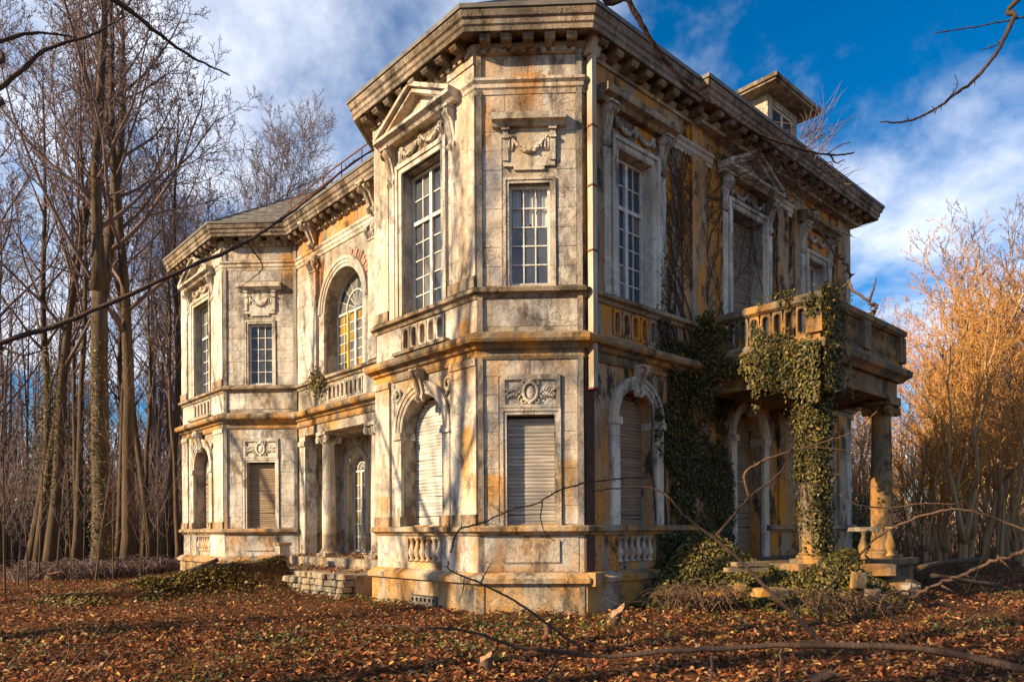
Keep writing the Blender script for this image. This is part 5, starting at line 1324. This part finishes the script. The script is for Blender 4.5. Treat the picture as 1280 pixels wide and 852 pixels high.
# bramble thickets
def bramble(label, cx, cy, r, n, h, mat='twig', group='bramble thickets'):
    f = MB(); z0 = float(gz(np.array([cx]), np.array([cy]))[0])
    for _ in range(n):
        a, b = rnd.uniform(0,6.28), rnd.uniform(0,6.28); p = Vector((cx+r*math.cos(a)*rnd.random(), cy+r*math.sin(a)*rnd.random(), z0)); L = rnd.uniform(.6,1.6)*h
        q = p+Vector((math.cos(b)*L*.7, math.sin(b)*L*.7, rnd.uniform(.0,.5)*h)); m = p.lerp(q,.5)+Vector((0,0,L*rnd.uniform(.4,.8)))
        pts = [p.lerp(m,t).lerp(m.lerp(q,t),t) for t in (0,.25,.5,.75,1)]; f.tube(pts, [.012,.011,.009,.007,.004], 3, False)
    o = f.build('bramble', M[mat]); tag(o, label, 'bramble', group)
for (u, Y, r_, lb) in ((60,25,1.6,'bramble tangle below the ivied trunk'),(105,26,1.5,'bramble tangle in front of the thickest trunk'),(150,27,1.3,'bramble tangle right of the thickest trunk'),(195,28,1.1,'bramble tangle left of the far pavilion')):
    x, y = at(u, Y); bramble(lb, x, y, r_, 420, .9)
for (u, Y, r_, lb) in ((1150,20,1.0,'reddish dead bramble right of the porch'),(1210,25,1.6,'dead bramble under the golden wood'),(870,14.2,.7,'bramble tangle in front of the ivy mound'),(1045,13.6,.8,'dry stalk tangle before the porch column')):
    x, y = at(u, Y); bramble(lb, x, y, r_, 200, .7, 'branch_warm')
# white house far behind the left wood
x, y = at(165, 66); wh = empty('white_house', (x, y, 0), R(20)); tag(wh, 'white house glimpsed through the left wood', 'house'); wm = W[wh.name]
MB().xbox(-7,7,0,6,0,4.6).build('wall', M['paint'], wh, wm); MB().sprism([(.4,4.6),(-3,7.4),(-6.4,4.6)], -7.4, 7.4).build('roof', M['slate'], wh, wm)
for k in range(6):
    for z in (.9, 2.9):
        wn = MB().xbox(-6.3+k*2.2,-5.2+k*2.2,-.05,.02,z,z+1.3).build('window', M['dark'], wh, wm); MB().xbox(-6.36+k*2.2,-5.14+k*2.2,-.1,.0,z-.12,z-.02).build('sill', M['stone'], wn, wm)
# ------------------------------------------------------------------ boughs and small things
def curve(pts, n=4):
    pts = [Vector(p) for p in pts]; out = []
    P_ = [pts[0]*2-pts[1]]+pts+[pts[-1]*2-pts[-2]]
    for i in range(1, len(P_)-2):
        a, b, c, d = P_[i-1:i+3]
        for k in range(n):
            t = k/n; out.append(.5*((2*b)+(c-a)*t+(2*a-5*b+4*c-d)*t*t+(-a+3*b-3*c+d)*t**3))
    out.append(pts[-1]); return out
def limb(name, uvs, r0, r1, mat, parent, buds=0, n=7):
    c = curve([px(*q) if len(q) == 3 else Vector(q[0]) for q in uvs], n); m = len(c)
    c = [p+Vector((rnd.gauss(0,r1*.5),rnd.gauss(0,r1*.5),rnd.gauss(0,r1*.5))) for p in c]
    f = MB().tube(c, [(r0+(r1-r0)*(i/(m-1)))*rnd.uniform(.86,1.16) for i in range(m)], 8)
    for _ in range(buds*2):
        i = rnd.randrange(1, m-1); d = (c[i+1]-c[i-1]).normalized(); s = d.orthogonal(); s.rotate(Matrix.Rotation(rnd.uniform(0,6.28), 3, d)); L = rnd.uniform(3,7)*max(r1,.004)
        f.tube([c[i], c[i]+(s+d*.6)*L], [max(r1,.003)*.8, .0015], 4)
    return f.build(name, M[mat], parent, None, True)
def bough(name, label, loc, limbs, cat='branch'):
    r = empty(name, loc); tag(r, label, cat)
    for a in limbs: limb(*a[:5], r, *(a[5:]))
    return r
Y0 = 5.4
bough('fallen_bough', 'long bare bough stretching across the foreground from the right edge', (4.2, Y0, 0), [
    ('stem', [(1330,852,4.9),(1280,840,5.0),(1160,815,5.15),(1030,808,5.3),(880,812,5.4),(760,820,5.5),(700,815,5.5),(640,806,5.6),(589,789,5.7),(532,783,5.8),(462,780,5.9)], .030, .005, 'branch', 16),
    ('side_branch', [(1030,808,5.3),(1000,778,5.32),(962,741,5.35),(930,707,5.4),(893,674,5.45),(860,649,5.5),(817,611,5.6),(740,614,5.7)], .02, .005, 'branch', 8),
    ('side_branch', [(893,674,5.45),(915,648,5.4),(937,623,5.4),(975,593,5.35),(990,562,5.3),(998,540,5.3)], .012, .005, 'branch', 5),
    ('side_branch', [(937,623,5.4),(931,602,5.4),(934,590,5.4),(960,575,5.35),(1003,562,5.3),(1040,552,5.3),(1068,541,5.3),(1098,516,5.3)], .011, .005, 'branch_warm', 5),
    ('side_branch', [(1003,562,5.3),(1040,563,5.3),(1090,570,5.3)], .008, .003, 'branch_warm', 3),
    ('side_branch', [(740,820,5.5),(700,792,5.5),(650,755,5.55),(600,728,5.6),(563,712,5.6),(560,700,5.6)], .012, .004, 'branch', 9),
    ('side_branch', [(600,728,5.6),(607,715,5.6),(613,704,5.6)], .006, .002, 'branch', 3),
    ('side_branch', [(580,720,5.6),(578,738,5.6),(572,752,5.6)], .005, .002, 'branch', 2),
    ('side_branch', [(890,814,5.4),(888,840,5.35),(886,862,5.3)], .012, .009, 'branch'),
    ('side_branch', [(975,806,5.35),(974,835,5.3),(972,860,5.3)], .010, .007, 'branch'),
    ('side_branch', [(700,815,5.5),(690,835,5.45),(672,856,5.4)], .009, .006, 'branch')])
bough('shrub_branch', 'thin dark twig arching across the shuttered corner window', (.4, 6.2, 0), [
    ('stem', [(563,690,6.2),(573,662,6.2),(605,652,6.2),(640,636,6.2),(668,630,6.2),(700,613,6.2),(740,603,6.2),(790,598,6.2),(817,598,6.2)], .008, .006, 'branch', 9),
    ('side_twig', [(678,627,6.2),(676,650,6.2),(683,668,6.2),(693,676,6.2)], .006, .003, 'branch', 3), ('side_twig', [(640,638,6.2),(628,640,6.2),(612,629,6.2)], .005, .002, 'branch', 2)])
bough('red_bough', 'reddish dead branch rising to the right edge beside fallen balusters', (3.4, 6.6, 0), [
    ('stem', [(1110,764,6.6),(1130,752,6.6),(1155,741,6.5),(1180,730,6.5),(1208,718,6.4),(1245,704,6.3),(1300,685,6.2)], .014, .017, 'branch_warm', 8),
    ('side_branch', [(1155,741,6.5),(1125,742,6.6),(1104,748,6.6),(1098,765,6.6)], .013, .006, 'branch_warm', 3),
    ('side_branch', [(1112,764,6.6),(1118,785,6.5),(1140,812,6.4),(1150,815,6.3)], .012, .008, 'branch', 2)])
bough('whip_branch', 'long pale whip arching from the undergrowth to the right edge', (2.9, 7.0, 0), [
    ('stem', [(1024,790,7.0),(1026,750,7.0),(1042,728,7.0),(1075,694,6.9),(1105,668,6.9),(1140,652,6.8),(1190,639,6.7),(1230,646,6.6),(1300,676,6.5)], .011, .010, 'branch_warm', 6),
    ('side_branch', [(1050,620,7.0),(1070,633,7.0),(1110,637,6.9),(1150,632,6.8),(1200,633,6.7)], .008, .004, 'branch_warm', 3)])
bough('oak_leaf_twig', 'leafless twig crossing low over the ground at far left', (-3.6, 6.4, 0), [
    ('stem', [(70,860,6.4),(88,828,6.4),(110,800,6.4),(126,776,6.4)], .009, .004, 'branch_warm', 4), ('side_twig', [(84,838,6.4),(60,812,6.4),(36,796,6.4)], .006, .002, 'branch_warm', 2)])
for (lst, lb) in (([(60,852,6.8),(62,840,6.8),(84,816,6.9),(84,782,7.0)], 'short curved stick standing in the left foreground leaves'), ([(104,860,7.0),(125,832,7.0),(150,800,7.1),(162,784,7.2)], 'straight thin stick leaning in the left foreground')):
    bough('stick', lb, tuple(px(*lst[0])*1), [('stem', lst, .012, .005, 'branch_warm', 3)], 'stick')
rw_ = random.Random(15)
for i in range(16):
    u = rw_.uniform(760,1270); Y = rw_.uniform(8.0,12.5); v = 661+1.72*907/Y; L = rw_.uniform(60,190); a = rw_.choice((rw_.uniform(.25,1.1), math.pi-rw_.uniform(.25,1.1)))
    pts_ = [(u+L*t_*math.cos(a)+rw_.uniform(-6,6), v-abs(L*t_*math.sin(a))-24*t_*(1-t_)*rw_.uniform(-1,2), Y+.3*t_) for t_ in (0,.25,.5,.75,1)]
    g0 = px(*pts_[0])
    bough('brush_stem', 'thin bare brush stem rising from the leaves before the porch', (g0.x, g0.y, 0), [('stem', pts_, .007, .0025, rw_.choice(('branch','branch_warm')), 4)])
bs_ = sorted([o_ for o_ in col.objects if o_.name.startswith('brush_stem')], key=lambda o_: W[o_.name][0][3]/W[o_.name][1][3])
for k_, o_ in enumerate(bs_): o_['group'] = 'brush stems before the porch'; o_['label'] = ('rightmost' if k_ == len(bs_)-1 else ORD[k_])+' of the thin bare brush stems before the porch'
# overhanging limbs of two near trees that stand outside the frame
def near_tree(label, x, y, h, r, limbs):
    rt = empty('overhanging_tree', (x, y, 0)); tag(rt, label, 'tree', 'near trees overhanging the view')
    MB().tube([(x,y,-.3),(x+.05,y,h*.3),(x-.05,y+.1,h*.7),(x,y+.1,h)], [r*1.4,r,r*.8,r*.5], 10).build('trunk', M['bark'], rt, None, True)
    for a in limbs: limb('limb', *a[:4], rt, *(a[4:]))
near_tree('dark limb of a near tree sweeping over from the left edge', -8.2, 5.2, 8, .22, [
    ([((-8.2,5.2,2.6),),(-60,440,6.0),(0,425,6.1),(100,393,6.3),(220,340,6.6),(310,300,6.9),(360,268,7.1),(400,238,7.2),(440,205,7.3),(470,186,7.4)], .026, .007, 'branch', 10),
    ([(310,300,6.9),(330,330,6.9),(318,345,6.9),(300,358,6.9)], .008, .002, 'branch', 5), ([(0,428,6.1),(30,440,6.1),(60,432,6.1)], .012, .003, 'branch', 3),
    ([((-8.2,5.25,6.6),),(-80,-60,5.6),(60,-40,5.8),(150,0,6.0),(200,38,6.2),(245,70,6.4),(290,92,6.6)], .035, .006, 'branch', 8),
    ([((-8.2,5.25,4.9),),(-60,130,5.8),(0,108,6.0),(60,60,6.2),(120,40,6.4),(160,18,6.6)], .03, .006, 'branch', 12),
    ([((-8.2,5.25,5.4),),(-60,80,5.8),(0,50,6.0),(50,38,6.2),(110,45,6.4)], .03, .006, 'branch', 12)])
near_tree('dark twigged limbs of a near tree hanging in from above right', 3.6, -2.2, 9, .2, [
    ([((3.6,-2.1,5.5),),((2.6,.5,6.4),),((1.5,2.6,6.3),),(770,-40,4.9),(790,0,5.0),(812,42,5.1),(832,74,5.2),(862,108,5.3),(905,138,5.4),(950,168,5.5),(1000,187,5.6),(1040,196,5.7),(1070,194,5.8)], .026, .006, 'branch', 10),
    ([(1040,196,5.7),(1048,206,5.7),(1058,202,5.7)], .007, .003, 'branch', 2), ([(1035,196,5.7),(1050,186,5.7),(1066,180,5.7)], .006, .003, 'branch', 1),
    ([((3.6,-2.1,6.0),),((4.4,1,6.4),),((4.6,3.4,6.2),),(1300,-20,4.9),(1272,25,5.0),(1250,68,5.0),(1222,102,5.1),(1188,128,5.1),(1160,146,5.2),(1130,156,5.2),(1103,155,5.2)], .022, .005, 'branch', 16),
    ([(1300,22,5.0),(1270,28,5.0),(1230,36,5.0),(1172,45,5.0)], .007, .003, 'branch', 6), ([(1262,50,5.0),(1245,62,5.0),(1228,66,5.0)], .005, .002, 'branch', 3), ([(1188,128,5.1),(1200,110,5.1),(1196,96,5.1)], .004, .002, 'branch', 2)])
# dead vine above and over the balcony
vm = [(940,180,18.3),(985,210,18.2),(1013,260,18.0),(1030,295,17.8),(1046,319,17.6),(1062,335,17.4),(1066,362,17.2),(1088,380,17.0),(1096,386,16.9),(1088,404,16.8),(1073,421,16.7)]
vines = bough('dead_vine', 'thick pale dead vine twisting from the eaves down over the balcony rail', tuple(px(1060,661,17.4)), [('stem', vm, .022, .04, 'branch_warm', 8), ('fork', [(1088,380,17.0),(1094,362,17.0),(1097,350,17.0)], .035, .01, 'branch_warm', 2)], 'vine')
f = MB(); rv = random.Random(6)
for _ in range(230):
    u, v = rv.uniform(905,1070), 0; v = 165+(u-905)*.42+rv.gauss(18,22); Y = 16.2+(u-900)*.018+rv.uniform(0,.8); c = px(u, v, Y); a = rv.uniform(0,6.28); L = rv.uniform(.3,1.1)
    e = c+Vector((math.cos(a)*L, math.sin(a)*L*.4, rv.uniform(-.4,.7)*L)); f.tube([c, c.lerp(e,.5)+Vector((0,0,rv.uniform(-.12,.12))), e], [.012,.009,.003], 3, False)
o = f.build('twig_tangle', M['branch_warm'], vines); o['kind'] = 'stuff'
f = MB()
for _ in range(40):
    c = px(rv.uniform(1000,1030), rv.uniform(165,205), 18.5); e = c+Vector((rv.uniform(-.1,1.3), rv.uniform(-.2,.4), rv.uniform(.2,1.5))); f.tube([c, c.lerp(e,.5)+Vector((.1,0,.15)), e], [.012,.008,.003], 3, False)
o = f.build('roof_twigs', M['twig'], vines); o['kind'] = 'stuff'
# loose balusters and a fallen coping before the porch
def on(u, v, Y): p = px(u, v, Y); return p
Yb = 14.6
for (u, v0, h, tilt, lb) in ((1078, 702, .62, .05, 'loose upright baluster under the fallen coping, left of its twin'), (1113, 698, .60, -.04, 'loose upright baluster standing alone right of the fallen coping')):
    p = px(u, v0, Yb); o = empty('loose_baluster', tuple(p)); tag(o, lb, 'baluster', 'loose balusters before the porch'); inst('turned_shaft', BALG, o, Matrix.Translation(p) @ Matrix.Rotation(tilt, 4, 'Y') @ Matrix.Diagonal((1.15,1.15,h,1)))
pc = px(1085, 664, Yb); o = rock(.5, .4, .10, rs, M['rubble'], .1).build('fallen_coping', M['rubble'], None, Matrix.Translation(pc+Vector((.0,.2,0))) @ Matrix.Rotation(.1, 4, 'Z')); tag(o, 'slab of coping stone lying across a loose baluster', 'stone')
f = rock(1.0, .7, .3, rs, M['porch'], .25).build('pedestal_block', M['porch'], None, Matrix.Translation(px(1090,712,Yb)+Vector((0,.1,-.05)))); tag(f, 'dark stone plinth carrying the loose balusters', 'stone')
f = rock(1.9, .9, .9, rs, M['porch'], .3).build('rubble_base', M['porch'], None, Matrix.Translation((*px(1090,661,Yb+.3)[:2], .38)) @ Matrix.Rotation(-.2, 4, 'Z')); tag(f, 'broken dark masonry base below the loose balusters', 'masonry')
for (u, v, Y, l, d, h, rz, lb) in ((1072,727,13.8,.34,.3,.5,.3,'cream carved stone leaning below the balusters'),(1090,745,13.4,.4,.3,.3,.8,'pale broken stone at the foot of the dark masonry'),(962,742,13.6,.9,.5,.24,.1,'flat stone slab at the foot of the ivy mound'),(925,740,13.9,.3,.3,.4,.2,'upright broken stone left of the flat slab'),(1135,738,13.8,.5,.35,.25,.4,'grey broken stone right of the masonry base'),(895,744,14.0,.8,.3,.14,-.1,'narrow stone kerb piece left of the ivy mound')):
    o = rock(l*.8, d*.8, h*.8, rs, M['stone_dark'], .35).build('broken_stone', M['stone_dark'], None, Matrix.Translation(px(u, v, Y)) @ Matrix.Rotation(rz, 4, 'Z') @ Matrix.Rotation(rnd.uniform(-.2,.2), 4, 'X')); tag(o, lb, 'stone', 'broken stones before the porch')
for (u, v, Y, l, rz, lb) in ((938,706,14.4,.75,.25,'upper weathered board lying on the porch edge'),(932,713,14.4,.85,.18,'lower weathered board lying on the porch edge')):
    o = MB().xbox(-l/2,l/2,-.11,.11,-.04,.04).build('board', M['wood'], None, Matrix.Translation(px(u, v, Y)) @ Matrix.Rotation(rz, 4, 'Z')); tag(o, lb, 'board')
# stumps, stakes and logs
def stump(label, u, v, Y, r, h, cutmat='cutwood', tilt=0.0, name='tree_stump', jag=.05):
    p = px(u, v, Y); m = Matrix.Translation(p) @ Matrix.Rotation(tilt, 4, 'Y'); o = empty(name, tuple(p)); tag(o, label, 'stump')
    W[o.name] = W[o.name]
    f = MB(); n = 12; ring_ = []
    for j, (z, k) in enumerate(((-.12,1.35),(.0,1.15),(h*.5,1.0),(h,.95))):
        for i in range(n):
            a = 6.283*i/n; rr = r*k*(1+.09*math.sin(3*a+1)+.05*math.sin(5*a)); f.v.append((rr*math.cos(a), rr*math.sin(a), z+(jag*(math.sin(a+1)+.3*math.sin(3*a)) if j == 3 else 0)))
    for j in range(3):
        for i in range(n): f.f.append((j*n+i, j*n+(i+1) % n, (j+1)*n+(i+1) % n, (j+1)*n+i))
    b = f.build('bark', M['branch_warm'], o, m, True)
    c = MB(); c.v = [(v_[0]*.93, v_[1]*.93, v_[2]+.004) for v_ in f.v[3*n:]]+[(0,0,h+.006)]; c.f = [(i, (i+1) % n, n) for i in range(n)]; c.build('cut_face', M[cutmat], o, m)
stump('short cut stump in the foreground leaves', 606, 838, 8.9, .085, .17)
stump('jagged broken stump leaning near the house corner', 764, 782, 12.6, .10, .26, tilt=.35, jag=.14)
stump('thin cut stub standing before the corner tower', 684, 792, 11.4, .05, .2, jag=.03)
stump('small pale peg-like stub left of the tower', 371, 792, 11.6, .04, .13, jag=.02)
stump('pale cut log end lying in the right foreground leaves', 1022, 850, 8.2, .06, .18, tilt=1.2)
stump('small cut stub on the far left before the brambles', 65, 722, 24, .22, .25)
for (lst, r, lb) in (([(1150,712,16),(1185,705,17),(1235,702,18)], .065, 'upper rotting log on the ground right of the porch'), ([(1165,722,15),(1200,728,15.5),(1250,735,16)], .05, 'lower rotting log on the ground right of the porch'),
    ([(205,727,20),(235,712,20.6),(272,697,21.2)], .07, 'dark pole lying along the far side of the steps')):
    o = MB().tube(curve([px(*k) for k in lst]), [r]*(4*(len(lst)-1)+1), 8).build('log', M['bark'], None, None, True); tag(o, lb, 'log')
for i in range(30):
    Y = rnd.uniform(7.5,13); x = rnd.uniform(-.6,.68)*Y; a = rnd.uniform(0,6.28); L = rnd.uniform(.2,.7); z = float(gz(np.array([x]), np.array([Y]))[0])+.05
    o = MB().tube([(x,Y,z),(x+math.cos(a)*L*.5,Y+math.sin(a)*L*.5,z+.05),(x+math.cos(a+.3)*L,Y+math.sin(a+.3)*L,z+.01)], [.009,.008,.003], 5).build('twig_litter', M['branch_warm'] if i % 2 else M['branch']); tag(o, 'thin fallen twig lying among the foreground leaves', 'twig', 'fallen twigs on the leaf litter')
